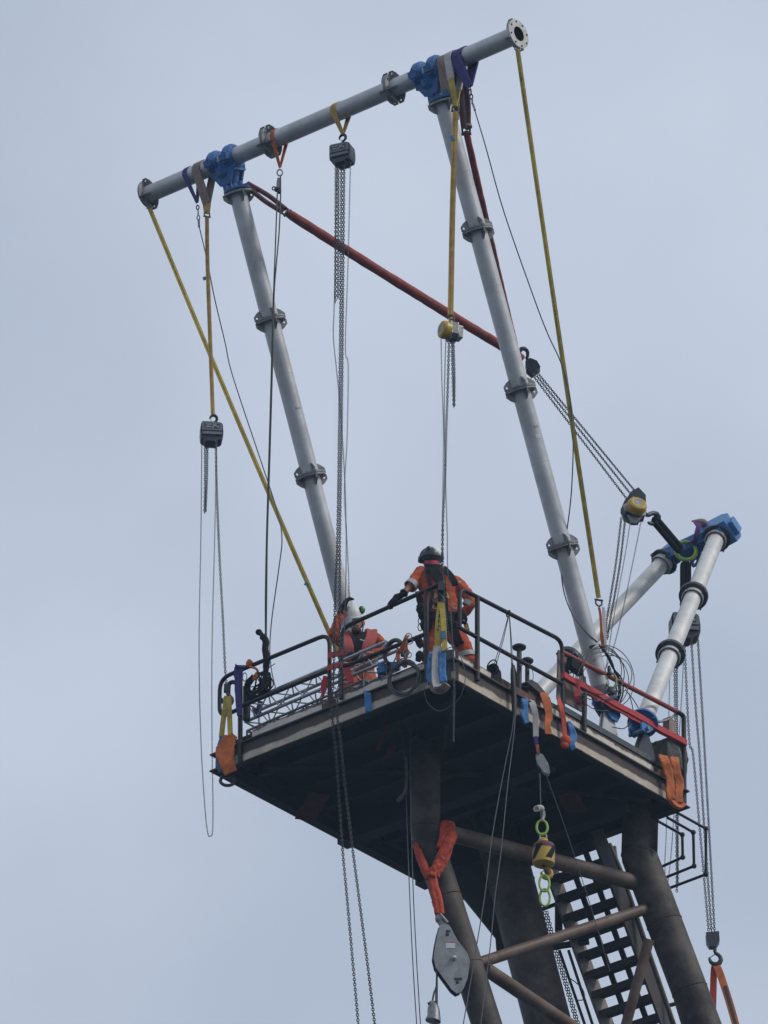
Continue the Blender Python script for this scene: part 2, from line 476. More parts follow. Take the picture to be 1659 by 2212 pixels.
# dark gusset between the far edge of the platform and the middle column
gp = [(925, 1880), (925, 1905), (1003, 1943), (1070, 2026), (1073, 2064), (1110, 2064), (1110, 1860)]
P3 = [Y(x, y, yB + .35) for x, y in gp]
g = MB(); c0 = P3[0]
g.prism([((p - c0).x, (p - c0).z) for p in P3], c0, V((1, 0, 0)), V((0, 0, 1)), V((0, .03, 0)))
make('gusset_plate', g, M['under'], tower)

# ================================================================== PLATFORM
plat = thing('work_platform', 'soot blackened square steel work platform with flaking white edges on top of the tower', 'platform', D(LA / 2, LB / 2, -.2))
pt = lambda name, mb, m, **k: make(name, mb, m, plat, **k)
def dbox(mb, a0, a1, b0, b1, h0, h1):
    return mb.box(D((a0 + a1) / 2, (b0 + b1) / 2, (h0 + h1) / 2), EL * (abs(a1 - a0) / 2), ER * (abs(b1 - b0) / 2), EZ * ((h1 - h0) / 2))
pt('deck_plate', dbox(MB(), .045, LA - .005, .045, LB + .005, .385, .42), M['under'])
# edge beams: painted face, dark top flange standing proud of it
pt('edge_beam', dbox(MB(), .0, LA - .10, .0, .022, .0, .27), M['beamface'])
pt('edge_beam', dbox(MB(), .0, .022, .024, LB - .12, .0, .27), M['beamface'])
pt('beam_flange', dbox(MB(), -.05, LA - .1, -.05, .10, .272, .292), M['soot'])
pt('beam_flange', dbox(MB(), -.05, .10, .102, LB - .10, .272, .292), M['soot'])
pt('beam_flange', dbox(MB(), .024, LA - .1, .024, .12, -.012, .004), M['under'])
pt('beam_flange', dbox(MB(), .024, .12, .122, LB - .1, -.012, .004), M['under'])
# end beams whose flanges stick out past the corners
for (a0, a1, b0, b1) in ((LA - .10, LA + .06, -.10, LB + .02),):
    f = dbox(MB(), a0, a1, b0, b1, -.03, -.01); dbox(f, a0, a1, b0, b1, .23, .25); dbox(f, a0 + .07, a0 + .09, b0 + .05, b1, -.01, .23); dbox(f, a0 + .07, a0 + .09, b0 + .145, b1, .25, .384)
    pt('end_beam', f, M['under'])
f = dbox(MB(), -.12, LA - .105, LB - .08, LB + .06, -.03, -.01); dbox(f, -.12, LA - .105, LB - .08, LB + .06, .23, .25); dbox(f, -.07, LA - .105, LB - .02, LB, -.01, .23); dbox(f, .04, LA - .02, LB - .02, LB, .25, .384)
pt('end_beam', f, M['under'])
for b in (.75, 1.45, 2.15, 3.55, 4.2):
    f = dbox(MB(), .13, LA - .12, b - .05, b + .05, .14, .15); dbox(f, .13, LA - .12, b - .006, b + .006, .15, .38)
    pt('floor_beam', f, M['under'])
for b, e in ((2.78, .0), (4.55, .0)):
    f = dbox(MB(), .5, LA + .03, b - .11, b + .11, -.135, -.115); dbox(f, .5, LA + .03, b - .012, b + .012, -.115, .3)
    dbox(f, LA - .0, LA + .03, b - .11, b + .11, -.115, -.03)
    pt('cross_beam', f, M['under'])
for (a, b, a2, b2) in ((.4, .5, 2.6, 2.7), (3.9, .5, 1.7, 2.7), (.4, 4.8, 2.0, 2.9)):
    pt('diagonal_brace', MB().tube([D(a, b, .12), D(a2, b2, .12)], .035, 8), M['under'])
# toe plates along the deck edge; where the paint is gone they are bare rust
def toe(a0, a1, b0, b1, h0, h1, m, lab=None):
    pt('toe_plate', dbox(MB(), a0, a1, b0, b1, h0, h1), m, label=lab)
toe(2.42, 3.72, .02, .035, .295, .445, M['toe'])
toe(2.16, 2.415, .02, .035, .295, .42, M['rust'], 'rusty bare toe plate')
toe(.42, 2.155, .02, .035, .295, .45, M['toe'])
toe(.0, .415, .018, .035, .295, .46, M['toe'])
toe(.02, .035, .04, .36, .295, .45, M['toe'])
toe(.02, .035, .365, 1.02, .295, .44, M['toe'])
toe(.02, .035, 1.025, 1.95, .295, .445, M['rust'], 'brown rusted toe plate')
toe(.02, .035, 1.955, 2.42, .295, .44, M['toe'])
toe(.02, .035, 2.425, 4.55, .295, .47, M['toe'])
toe(.02, .035, 4.555, 5.02, .295, .45, M['rust'], 'rusty toe plate')
M['skid'] = mat('dark_green_skid', (.045, .058, .06), .5, .2, .25, 6, (.09, .10, .10), .25, 7, .1)
pt('skid_beam', dbox(MB(), .0, .30, 2.38, 4.86, .475, .565), M['skid'])
pt('skid_beam', dbox(MB(), 3.9, 4.2, 2.38, 4.86, .425, .565), M['skid'])
pt('skid_beam', dbox(MB(), .02, .2, 1.68, 2.37, .45, .52), M['soot'])

# ---- guard rails (welded to the platform)
RR = .031
def bend(pts, r=.16, n=5):
    out = [pts[0]]
    for i in range(1, len(pts) - 1):
        p, c, q = pts[i - 1], pts[i], pts[i + 1]
        d1, d2 = (p - c), (q - c)
        rr = min(r, d1.length * .45, d2.length * .45)
        s0, s1 = c + d1.normalized() * rr, c + d2.normalized() * rr
        for k in range(n + 1):
            t = k / n
            out.append(s0 * (1 - t) ** 2 + c * (2 * t * (1 - t)) + s1 * t * t)
    out.append(pts[-1])
    return out
def rail(pxs, plane, off, m='rail', r=RR, rb=.16):
    P = [plane(x, y, off) for (x, y) in pxs]
    return MB().tube(bend(P, rb), r, 12), P
ab = -.02
# left edge, outer section
m_, P_ = rail([(520, 1530), (474, 1551), (475, 1466), (712, 1368), (712, 1530)], B, ab, rb=.2)
g1 = pt('guardrail', m_, M['rail'])
make('rail_post', MB().tube([B(519, 1447, ab), B(519, 1648, ab)], .036, 12), M['rail'], g1)
make('mid_rail', MB().tube([B(520, 1526, ab), B(712, 1447, ab)], RR, 12), M['rail'], g1)
make('lower_stub', MB().tube([B(468, 1620, ab) + ER * .3 , B(519, 1612, ab)], .025, 10), M['rail'], g1)
# left edge, inner section up to the corner
m_, P_ = rail([(737, 1510), (738, 1357), (937, 1268), (960, 1257)], B, ab, rb=.16)
g2 = pt('guardrail', m_, M['rail'])
make('rail_post', MB().tube([B(921, 1276, ab), B(922, 1470, ab)], .036, 12), M['rail'], g2)
make('mid_rail', MB().tube([B(738, 1442, ab), B(921, 1369, ab)], RR, 12), M['rail'], g2)
# right edge
m_, P_ = rail([(993, 1357), (993, 1270), (1214, 1384), (1216, 1545)], A, ab, rb=.16)
g3 = pt('guardrail', m_, M['rail'])
make('rail_post', MB().tube([A(1031, 1290, ab), A(1031, 1470, ab)], .036, 12), M['rail'], g3)
make('mid_rail', MB().tube([A(993, 1356, ab), A(1217, 1479, ab)], RR, 12), M['rail'], g3)
# red far section
m_, P_ = rail([(1213, 1408), (1476, 1544), (1477, 1735)], A, ab, rb=.08)
g4 = MB().tube([A(1213, 1408, ab), A(1462, 1537, ab)], .036, 12)
g4 = pt('guardrail', g4, M['redrail'], label='red painted guardrail')
make('rail_post', MB().tube(bend([A(1460, 1536, ab), A(1477, 1546, ab), A(1478, 1735, ab)], .06), .036, 12), M['rail'], g4)
make('rail_post', MB().tube([A(1262, 1500, ab), A(1262, 1580, ab)], .036, 12), M['rail'], g4)

# ================================================================== STAIR under the far right edge
stair = thing('stairway', 'dark steep steel stairway hanging below the platform between the tower legs', 'stairs', D(1.75, 7.4, -4.2))
da, dh, b0s, h0s = .156, -.252, 5.05, -.5
sp = lambda a, i, db=0, h=0: D(a, b0s + da * i + db, h0s + dh * i + h)
for i in range(-1, 13):
    t = MB()
    t.box(sp(1.76, i, .01, 0), EL * .47, ER * .132, EZ * .014)
    t.box(sp(1.76, i, -.131, -.06), EL * .47, ER * .008, EZ * .045)
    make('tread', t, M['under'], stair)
sd = (ER * da + EZ * dh).normalized()
sn = sd.cross(EL).normalized()
for a, w in ((2.25, .16), (1.27, .16)):
    make('stringer', MB().box(lerp(sp(a, -1.6), sp(a, 13), .5), sd * ((sp(a, 13) - sp(a, -1.6)).length / 2), sn * w, EL * .018), M['stringer' if a > 2 else 'soot'], stair)
for a in (1.62, 1.93):
    make('backing_bar', MB().box(lerp(sp(a, -1.6, .1, -.03), sp(a, 13, .1, -.03), .5), sd * ((sp(a, 13) - sp(a, -1.6)).length / 2), EL * .045, sn * .012), M['under'], stair)
cz = crop(2072, 3000, 1.659)
def st(pts, y, r, m, name='handrail'):
    make(name, MB().tube([Y(*cz(*p), y) for p in pts], r, 10), M[m], stair)
yS = D(1.3, 6.0, 0).y
st([(605, 625), (680, 800), (1060, 1900)], yS - .35, .038, 'tower')
st([(640, 640), (655, 760), (660, 1040)], yS - .1, .028, 'brace', 'rail_post')
st([(270, 880), (270, 1200)], yS + .2, .06, 'under', 'rail_post')
st([(150, 1060), (300, 1005)], yS + .25, .03, 'under')
st([(275, 1330), (470, 1900)], yS + .3, .022, 'under')
st([(335, 1330), (520, 1900)], yS + .3, .022, 'under')
st([(215, 1310), (470, 1270)], yS + .3, .05, 'under')
st([(930, 1270), (1120, 1900)], yS + .1, .03, 'soot')
st([(985, 1700), (1110, 1665)], yS - .1, .03, 'soot')

for pts, bb in ((((925, 470), (1090, 562), (1093, 712), (935, 782)), 5.78), (((990, 447), (1163, 547), (1168, 770), (965, 852)), 5.81), (((1060, 418), (1247, 522), (1247, 825), (990, 922)), 5.86)):
    P = [B(*cz(*pts[0]), 5.2)] + [B(*cz(*p), bb) for p in pts[1:]]
    r_ = thing('bent_rail', {5.78: 'innermost and shortest bent black pipe rail below the platform corner', 5.81: 'middle one of the three bent black pipe rails below the platform corner', 5.86: 'outermost and largest bent black pipe rail below the platform corner'}[bb], 'handrail', P[3], 'bent pipe rails under the right corner')
    make('pipe', MB().tube(bend(P, .05, 3), .021, 10), M['rail'], r_)
    for c in P[1:3]:
        make('elbow', MB().ball(c, .04, seg=10, rings=6), M['rail'], r_)
# ================================================================== LIFTING FRAME (two masts and a cross beam)
BB = -.15
by = lambda x: 421 - .4334 * (x - 318)
def BM(x): return B(x, by(x), BB)                    # point of the beam's axis under photograph column x
frame = thing('lifting_gantry', 'tall leaning grey tubular frame of two masts and a cross beam with blue clamps', 'lifting frame', D(2.1, 3.55, .55))
b0, b1 = BM(318), BM(1121)
bx = (b1 - b0).normalized()
TR = .135
def lugs(mb, c, ax, side, n=4, rot=.6, rad=.25, ln=.17):
    """stiffener plates with a hole, standing on the pipe beside a flange."""
    x = perp(ax); y = ax.cross(x)
    for k in range(n):
        a = rot + 2 * math.pi * k / n
        d = x * math.cos(a) + y * math.sin(a)
        t = ax.cross(d)
        out = [(.012, TR - .01), (.012, rad), (.085, rad), (ln - .03, rad - .055), (ln, TR + .01), (ln, TR - .01)]
        mb.plate_hole([(u * side, v) for u, v in out] if side > 0 else [(u * side, v) for u, v in out][::-1], c, ax, d, t * .008, (.06 * side, rad - .045), .017)
def flange_joint(parent, c, ax, sides=(-1, 1), R=.225, name='flange_joint'):
    m = MB()
    if len(sides) == 2:
        m.lathe([(-.030, TR), (-.030, R), (-.004, R), (-.004, R - .02), (.004, R - .02), (.004, R), (.030, R), (.030, TR)], c, ax, 36, False)
    else:
        s_ = sides[0]
        m.lathe([(.0, .115), (.0, R), (.03 * s_, R), (.03 * s_, TR)] if s_ > 0 else [(.03 * s_, TR), (.03 * s_, R), (.0, R), (.0, .115)], c, ax, 36, False)
    for s_ in sides: lugs(m, c, ax, s_)
    j = make(name, m, M['flange'], parent)
    x = perp(ax.normalized()); y = ax.normalized().cross(x)
    bt = MB()
    for k in range(8):
        a = 2 * math.pi * (k + .5) / 8
        q = c + (x * math.cos(a) + y * math.sin(a)) * (R - .035)
        if len(sides) == 2: bt.tube([q - ax.normalized() * .05, q + ax.normalized() * .05], .013, 6)
        else: bt.tube([q - ax.normalized() * .004, q + ax.normalized() * .012], .014, 8)
    make('bolt_ring' if len(sides) == 2 else 'bolt_hole', bt, M['dark' if len(sides) == 1 else 'flange'], j, kind='stuff')
    return j
# ---- cross beam: open pipe
m = MB().lathe([(.03, .115), (.03, TR), ((b1 - b0).length - .03, TR), ((b1 - b0).length - .03, .115), (.03, .115)], b0, bx, 40)
beam = make('cross_beam', m, M['galv'], frame)
flange_joint(beam, BM(584), bx); flange_joint(beam, BM(850), bx)
flange_joint(beam, b0, bx, (1,), name='end_flange')
e = flange_joint(beam, b1, bx, (-1,), name='end_flange')
e.data.materials[0] = M['flange_face']
e2 = MB().lathe([(-.45, 0.001), (-.45, .114), (0, .114)], b1, bx, 24)
make('bore', e2, M['dark'], beam)
# ---- masts
mast_base = [D(.10, 3.58, 1.0), D(4.10, 3.55, 1.0)]
mast_top = [B(957, 221, BB), B(513.5, 417, BB)]
joints = [[(1037, 497), (1127.5, 844), (1217, 1180)], [(587, 693), (675, 1030)]]
for i in range(2):
    p, q = mast_top[i], mast_base[i]
    ax = (q - p).normalized()
    q2 = q - ax * .22
    n_ = (q2 - p).length
    mast = make('mast', MB().lathe([(0, TR), (n_ - .12, TR), (n_, .075)], p, ax, 36), M['galv'], frame)
    flange_joint(mast, p, ax, (1,), name='top_flange').data.materials[0] = M['flange']
    for (x, y) in joints[i]:
        # the joint sits on the mast's axis at the height seen
        best = min((abs((lambda c: (c - CAM).dot(UPV) / (c - CAM).dot(FWD))(lerp(p, q, t / 400)) - (1106 - y) / FOCAL), t) for t in range(401))
        flange_joint(mast, lerp(p, q, best[1] / 400), ax)
    if i == 1: flange_joint(mast, lerp(p, q, .835), ax)
    ws_ = MB()
    for t in (.12, .31, .42, .60, .72, .90):
        c_ = lerp(p, q, t); ws_.lathe([(-.006, TR), (0, TR + .003), (.006, TR)], c_, ax, 36)
    make('weld_seams', ws_, M['galv'], mast, kind='stuff')
    vdir = (FWD * -1 - ax * (FWD * -1).dot(ax)).normalized(); sx_ = ax.cross(vdir)
    if sx_.x < 0: sx_ = -sx_
    for t, hh_ in ((.385 if i == 1 else .56, .03), (.37 if i == 1 else .545, .018)):
        mb_ = MB(); c_ = lerp(p, q, t)
        for k in range(5):
            a0, a1 = .25 + k * .13, .25 + (k + 1) * .13
            o_ = len(mb_.v)
            for (aa, zz) in ((a0, -hh_), (a1, -hh_), (a1, hh_), (a0, hh_)): mb_.v.append(c_ + (vdir * math.cos(aa) + sx_ * math.sin(aa)) * (TR + .002) + ax * zz)
            mb_.face((o_, o_ + 1, o_ + 2, o_ + 3), True)
        make('sticker', mb_, M['print'] if hh_ > .02 else M['flange'], mast)
    # foot: blue clevis on a grey bracket
    pl = MB()
    for s_ in (-1, 1):
        pl.plate_hole([(-.2, .05), (-.2, -.12), (-.07, -.26), (.07, -.26), (.2, -.12), (.2, .05)], q - ax * .06 + EL * (.07 * s_), ER, -ax, EL * .014, (0, -.1), .035)
    pl.lathe([(-.02, .001), (-.02, .19), (.02, .19), (.02, .001)], q - ax * .12, ax, 24, False)
    ft = make('foot_clevis', pl, M['blue'], mast)
    br = MB()
    for s_ in (-1, 1):
        br.prism([(-.16, -.40), (.22, -.40), (.16, -.22), (.07, .03), (-.04, .03), (-.1, -.1)], q + EL * (.028 * s_) + EZ * -.02, ER, EZ, EL * .012)
    br.tube([q - EL * .14, q + EL * .14], .025, 10)
    make('base_bracket', br, M['galv'], frame)
# ---- blue clamp heads
for ci, (xa, xb) in enumerate(((470, 503), (912, 945))):
    ca, cb = BM(xa), BM(xb)
    top = mast_top[1 - ci]
    ax = (mast_base[1 - ci] - top).normalized()
    dn = (ax - bx * ax.dot(bx)).normalized()         # across the beam, towards the mast
    sd_ = bx.cross(dn)
    hd = MB()
    for c in (ca, cb):
        hd.lathe([(-.095, TR + .004), (-.095, .165), (-.075, .192), (-.04, .212), (.04, .212), (.075, .192), (.095, .165), (.095, TR + .004)], c, bx, 32, False)
        for s_ in (-1, 1):                            # split-line ears
            hd.box(c + sd_ * (.215 * s_) - dn * .0, sd_ * .04, bx * .075, dn * .05)
            hd.lathe([(-.09, .001), (-.09, .026), (.09, .026), (.09, .001)], c + sd_ * (.215 * s_), dn, 8, False)
    mc = lerp(ca, cb, .5)
    hd2 = MB()
    L_ = (top - mc).dot(ax)
    w0 = (cb - ca).length / 2 + .08
    hd2.lathe([(.10, .20), (.22, .185), (L_ * .62, .105), (L_ - .10, .10), (L_ - .03, .15), (L_ - .03, .02)], mc, ax, 20)
    for s_ in (-1, 1):                                # saddle cheeks under the collars
        hd2.prism([(-w0, .02), (w0, .02), (w0, .15), (.10, L_ * .62), (-.10, L_ * .62), (-w0, .15)], mc + sd_ * (.13 * s_), bx, ax, sd_ * .018)
        hd2.prism([(-.05, .15), (.05, .15), (.10, L_ - .04), (-.10, L_ - .04)], mc + sd_ * (.10 * s_), bx, ax, sd_ * .014)
    hd2.box(mc + ax * .2, sd_ * .14, bx * w0, ax * .02)
    hd2.lathe([(0, .05), (0, .205), (.028, .205), (.028, .05)], top - ax * .06, ax, 32, False)
    for k in range(4):
        a_ = k * math.pi / 2 + .5
        hd2.box(top - ax * .10 + (sd_ * math.cos(a_) + bx * math.sin(a_)) * .17, sd_ * .03, bx * .03, ax * .035)
    head = make('clamp_head', hd2, M['blue'], frame)
    make('clamp_collar', hd, M['blue'], head)
    bo = MB()
    for c in (ca, cb):
        for s_ in (-1, 1):
            for t_ in (-1, 1): bo.tube([c + sd_ * (.215 * s_) + bx * (.04 * t_) - dn * .075, c + sd_ * (.215 * s_) + bx * (.04 * t_) + dn * .075], .013, 6)
    make('clamp_bolts', bo, M['steel'], head, kind='stuff')

# ================================================================== REAR FRAME
bR = A(1497, 1172, 2.1)
bRb = (bR - N0).dot(ER)
R_ = lambda x, y: B(x, y, bRb)
rear = thing('rear_frame', 'short bright aluminium A frame with a blue head leaning out over the far right edge', 'lifting frame', D(2.1, 4.45, .6))
hl, hr = R_(1441, 1205), R_(1556, 1150)
hx = (hr - hl).normalized()
rbase = [D(.08, 4.40, 1.08), D(4.05, 4.45, 1.1)]
rtop = [R_(1548, 1162), R_(1436, 1212)]
def along(p, q, y):
    best = min((abs((lambda c: (c - CAM).dot(UPV) / (c - CAM).dot(FWD))(lerp(p, q, t / 600)) - (1106 - y) / FOCAL), t) for t in range(601))
    return lerp(p, q, best[1] / 600)
for i in range(2):
    p, q = rtop[i], rbase[i]
    ax = (q - p).normalized()
    n_ = (q - p).length
    leg = make('leg', MB().lathe([(0, .128), (n_ - .1, .128), (n_ - .02, .10)], p, ax, 32), M['alu'], rear)
    cs = [p] + ([along(p, q, 1287), along(p, q, 1412)] if i == 0 else [lerp(p, q, .42), lerp(p, q, .7)])
    for k, c in enumerate(cs):
        m = MB()
        m.lathe([(-.035, .12), (-.035, .225), (-.003, .225), (-.003, .2), (.003, .2), (.003, .225), (.035, .225), (.035, .13)] if k else [(0, .05), (0, .225), (.035, .225), (.035, .13)], c, ax, 36, False)
        lugs(m, c, ax, 1, 4, .3, .235, .12)
        j = make('flange_joint', m, M['hoistblack'], leg)  # near-black colour stands in for shade on the undersides of the discs
        make('weld_neck', MB().lathe([(.037, .162), (.125, .166)], c, ax, 30), M['alu'], j)
        make('neck_shade', MB().lathe([(.124, .165), (.118, .12)], c, ax, 30, False), M['dark'], j)  # dark ring put in for the shaded face of the neck
        make('neck_highlight', MB().torus(c + ax * .125, ax, .163, .010, 32, 6), M['flange_face'], j)  # brighter rim put in for the highlight round the neck
        make('weld_bead', MB().torus(c + ax * .123, ax, .130, .008, 28, 6), M['flange_face'], j)
    m = MB().lathe([(-.05, .05), (-.05, .225), (.0, .225), (0, .05)], q, ax, 32, False)
    for k in range(4):
        a_ = k * math.pi / 2 + .4; x = perp(ax); y = ax.cross(x)
        m.box(q + ax * .015 + (x * math.cos(a_) + y * math.sin(a_)) * .12, (x * math.cos(a_) + y * math.sin(a_)) * .09, ax * .018, (y * math.cos(a_) - x * math.sin(a_)) * .012)
    for s_ in (-1, 1): m.prism([(-.13, .0), (.13, .0), (.13, .20), (.06, .36), (-.06, .36), (-.13, .20)], q + EL * (.11 * s_), ER, ax, EL * .014)
    m.prism([(-.13, .12), (.13, .12), (.09, .34), (-.09, .34)], q + ER * .02, EL, ax, ER * .02)
    make('foot_clevis', m, M['blue'], leg)
    make('foot_pin', MB().tube([q + ax * .28 - EL * .18, q + ax * .28 + EL * .18], .03, 10), M['steel'], leg)
    make('base_bracket', MB().prism([(-.22, -.54), (.22, -.54), (.12, -.30), (.06, -.18), (-.06, -.18), (-.12, -.30)], q + ER * .02, ER, EZ, EL * .05), M['dark'], rear)
# blue head beam
up_ = (FWD * -1).cross(hx).normalized()
hz = EZ; hy = hx.cross(hz).normalized()
m = MB()
m.prism([(-.12, -.10), (.12, -.10), (.12, .10), (.07, .15), (-.07, .15), (-.12, .10)], lerp(hl, hr, .5) + EZ * .0, hy, hz, hx * ((hr - hl).length / 2 + .08))
hd = make('head_beam', m, M['blue'], rear, bevel=.01)
M['bluelit'] = mat('lit_blue_paint', (.065, .22, .48), .45, 0, .12, 6, (.04, .12, .28), .25, 5, .2)  # blue lightened to put the sky light on the cheeks into the colour
for i, (c, w) in enumerate(((hr, 1.32), (hl, .85))):
    q = rbase[i]; ax = (q - rtop[i]).normalized()
    m = MB()
    sx_ = (hx - ax * hx.dot(ax)).normalized(); sy_ = ax.cross(sx_)
    m.prism([(-.20 * w, .03), (.20 * w, .03), (.235 * w, -.10), (.22 * w, -.26), (.11 * w, -.38), (-.13 * w, -.40), (-.20 * w, -.26)], rtop[i], sx_, ax, sy_ * (.15 * w))
    m.box(rtop[i] + sx_ * (.235 * w) - ax * .12, sx_ * .05, ax * .11, sy_ * .12)
    make('head_cheek', m, M['bluelit'], hd, bevel=.012)
make('head_lug', MB().plate_hole([(-.12, .1), (.12, .1), (.12, -.1), (.05, -.28), (-.05, -.28), (-.12, -.1)], lerp(hl, hr, .42) + hy * -.14, hx, hz, hy * .02, (0, -.2), .04), M['blue'], hd)
# ================================================================== CHAINS, HOOKS, SLINGS
_links = {}
def link_mesh(pitch, w, m):
    key = (round(pitch, 4), round(w, 4), m.name)
    if key not in _links:
        hl_, hw = pitch / 2 + w * .5, w * 1.18
        pts = []
        for k in range(5):
            a = -math.pi / 2 + math.pi * k / 4
            pts.append(V((math.cos(a) * hw, 0, -(hl_ - hw) if False else 0)) + V((0, 0, 0)))
        pts = []
        for k in range(5):
            a = math.pi * k / 4
            pts.append(V((math.cos(a) * hw, 0, (hl_ - hw) + math.sin(a) * hw)))
        for k in range(5):
            a = math.pi + math.pi * k / 4
            pts.append(V((math.cos(a) * hw, 0, -(hl_ - hw) + math.sin(a) * hw)))
        b = MB(); b.tube(pts, w / 2, 5, closed=True)
        me = bpy.data.meshes.new('chain_link'); me.from_pydata([tuple(v) for v in b.v], [], b.f)
        me.polygons.foreach_set('use_smooth', b.sm); me.materials.append(m)
        _links[key] = (me, b)
    return _links[key]
def walk(pts, step):
    """points every step along a polyline."""
    out = [(pts[0], (pts[1] - pts[0]).normalized())]; acc = 0.0
    for i in range(len(pts) - 1):
        p, q = pts[i], pts[i + 1]; L = (q - p).length
        if L < 1e-9: continue
        t = step - acc
        while t <= L:
            out.append((p + (q - p) * (t / L), (q - p) / L)); t += step
        acc = L - (t - step)
    return out
budget = {}
def chain(parent, pts, pitch=.037, w=.0122, m='chain', single=True, name='load_chain', rot=None):
    m = M[m]
    me, b = link_mesh(pitch, w, m)
    pts = smooth(pts, 8) if len(pts) > 2 else pts
    P = walk(pts, pitch)
    rot = rnd.uniform(0, .3) if rot is None else rot * .25
    rest = MB(); inv = wmat(parent).inverted()
    x0 = V((1, 0, 0))
    for i, (c, t) in enumerate(P):
        x = (x0 - t * x0.dot(t)).normalized(); y = t.cross(x)
        a = rot + (math.pi / 2 if i % 2 else 0) + rnd.uniform(-.12, .12)
        X = x * math.cos(a) + y * math.sin(a); Yv = t.cross(X)
        mt = Matrix((X, Yv, t)).transposed().to_4x4(); mt.translation = c
        if single and budget.get(parent.name, 0) < 300:
            budget[parent.name] = budget.get(parent.name, 0) + 1
            o = bpy.data.objects.new('chain_link', me); COL.objects.link(o)
            o.parent = parent; o.matrix_parent_inverse = inv; o.matrix_basis = mt
        else:
            k = len(rest.v)
            rest.v.extend(mt @ v for v in b.v)
            for f, sm in zip(b.f, b.sm): rest.face([k + q for q in f], sm)
    if rest.v: make(name, rest, m, parent, kind='stuff')
def hand(parent, pts, m='brightchain'): chain(parent, pts, .028, .0062, m, False, 'hand_chain')

def hook(parent, c, ux, uz, R, m, name='hook', latch=True):
    """c = centre of the bowl, uz = towards the shank, ux = towards the back of the hook."""
    prof = [(0, 2.0, .34), (0, 1.45, .32), (.12, 1.15, .34), (.55, .88, .34), (.92, .4, .38), (1.0, -.15, .42), (.75, -.72, .46), (.2, -1.05, .47), (-.38, -.95, .42), (-.82, -.55, .34), (-1.0, -.02, .27), (-1.02, .35, .16)]
    pts = [c + ux * (u * R) + uz * (v * R) for u, v, r in prof]
    o = make(name, MB().tube(pts, [r * R for u, v, r in prof], 12), M[m], parent)
    if latch: make('latch', MB().tube([c + ux * (.15 * R) + uz * (1.1 * R), c - ux * (.92 * R) + uz * (.3 * R)], .09 * R, 6), M['steel'], o)
    return o
def shackle(mb, c, ux, uz, R, r):
    """bow with a pin; uz points from pin to bow."""
    pts = [c - ux * R * .8 - uz * R * .9, c - ux * R * .95, c - ux * R * .85 + uz * R * .5, c - ux * R * .4 + uz * R * .95, c + uz * R * 1.08, c + ux * R * .4 + uz * R * .95, c + ux * R * .85 + uz * R * .5, c + ux * R * .95, c + ux * R * .8 - uz * R * .9]
    mb.tube(smooth(pts, 3), r, 8)
    mb.tube([c - ux * R * 1.25 - uz * R * .9, c + ux * R * 1.3 - uz * R * .9], r * 1.2, 8)
    return mb
SD = bx.cross(EZ).normalized()
if SD.dot(ER) < 0: SD = -SD                          # horizontal, across the beam, away from the camera
def basket(px, P, spread=0.0, R=TR + .006, n=16):
    """path of a strap that runs from P up the near side of the beam, over the top and down the far side to P again."""
    c = BM(px)
    rel = P - c
    s_, z_ = rel.dot(SD), rel.dot(EZ); off = rel.dot(bx)
    d = math.hypot(s_, z_); ang = math.atan2(z_, s_); al = math.acos(min(.99, R / d))
    a0, a1 = ang - al, ang + al - 2 * math.pi         # near-side tangent ... far-side tangent over the top
    pts = [P.copy()]
    for k in range(n + 1):
        a = a0 + (a1 - a0) * k / n
        pts.append(c + SD * (R * math.cos(a)) + EZ * (R * math.sin(a)) + bx * (spread * (k / n - .5)))
    pts.append(P.copy())
    return pts
def strapmesh(pts, w, t, ref, legs=1, gap=.0):
    mb = MB()
    for k in range(legs):
        o = (k - (legs - 1) / 2) * (w + gap)
        r = ref.normalized()
        mb.ribbon([p + r * o for p in pts], w, t, ref)
    return mb
def sling(px, P, w, m, label, spread=0.0, R=TR + .006, taper=True, t=.012, legs=1, gap=0, group=None, cat='sling', name='sling'):
    pts = basket(px, P, spread, R)
    W = [w * .55] + [w] * (len(pts) - 2) + [w * .55] if taper else w
    mb = MB()
    if legs == 1: mb.ribbon(pts, W, t, bx)
    else:
        for k in range(legs):
            mb.ribbon([p + bx * ((k - (legs - 1) / 2) * (w + gap) * (1 if 0 < i < len(pts) - 1 else .5)) for i, p in enumerate(pts)], W, t, bx)
    return tag(make(name, mb, M[m]), label, cat, group)
def marks(parent, pp, ref, spots, w=.03, n_len=.32):
    """short dark print on a strap (illegible at this distance); pp = the strap's path."""
    for t in spots:
        i = min(len(pp) - 2, int(t * (len(pp) - 1)))
        d = (pp[i + 1] - pp[i]).normalized(); r = ref[i] if isinstance(ref, list) else ref
        r = (r - d * r.dot(d)).normalized(); n = r.cross(d)
        if n.dot(FWD) > 0: n = -n
        c = pp[i] + n * .0105
        mb = MB(); x = 0
        while x < min(n_len, (pp[i + 1] - pp[i]).length * 1.5):
            l_ = rnd.uniform(.018, .045)
            mb.box(c + d * x + r * rnd.uniform(-.006, .006), d * (l_ / 2), r * (w * rnd.uniform(.22, .42)), n * .0015)
            x += l_ + rnd.uniform(.012, .05)
        make('print_mark', mb, M['inkprint'], parent, kind='stuff')

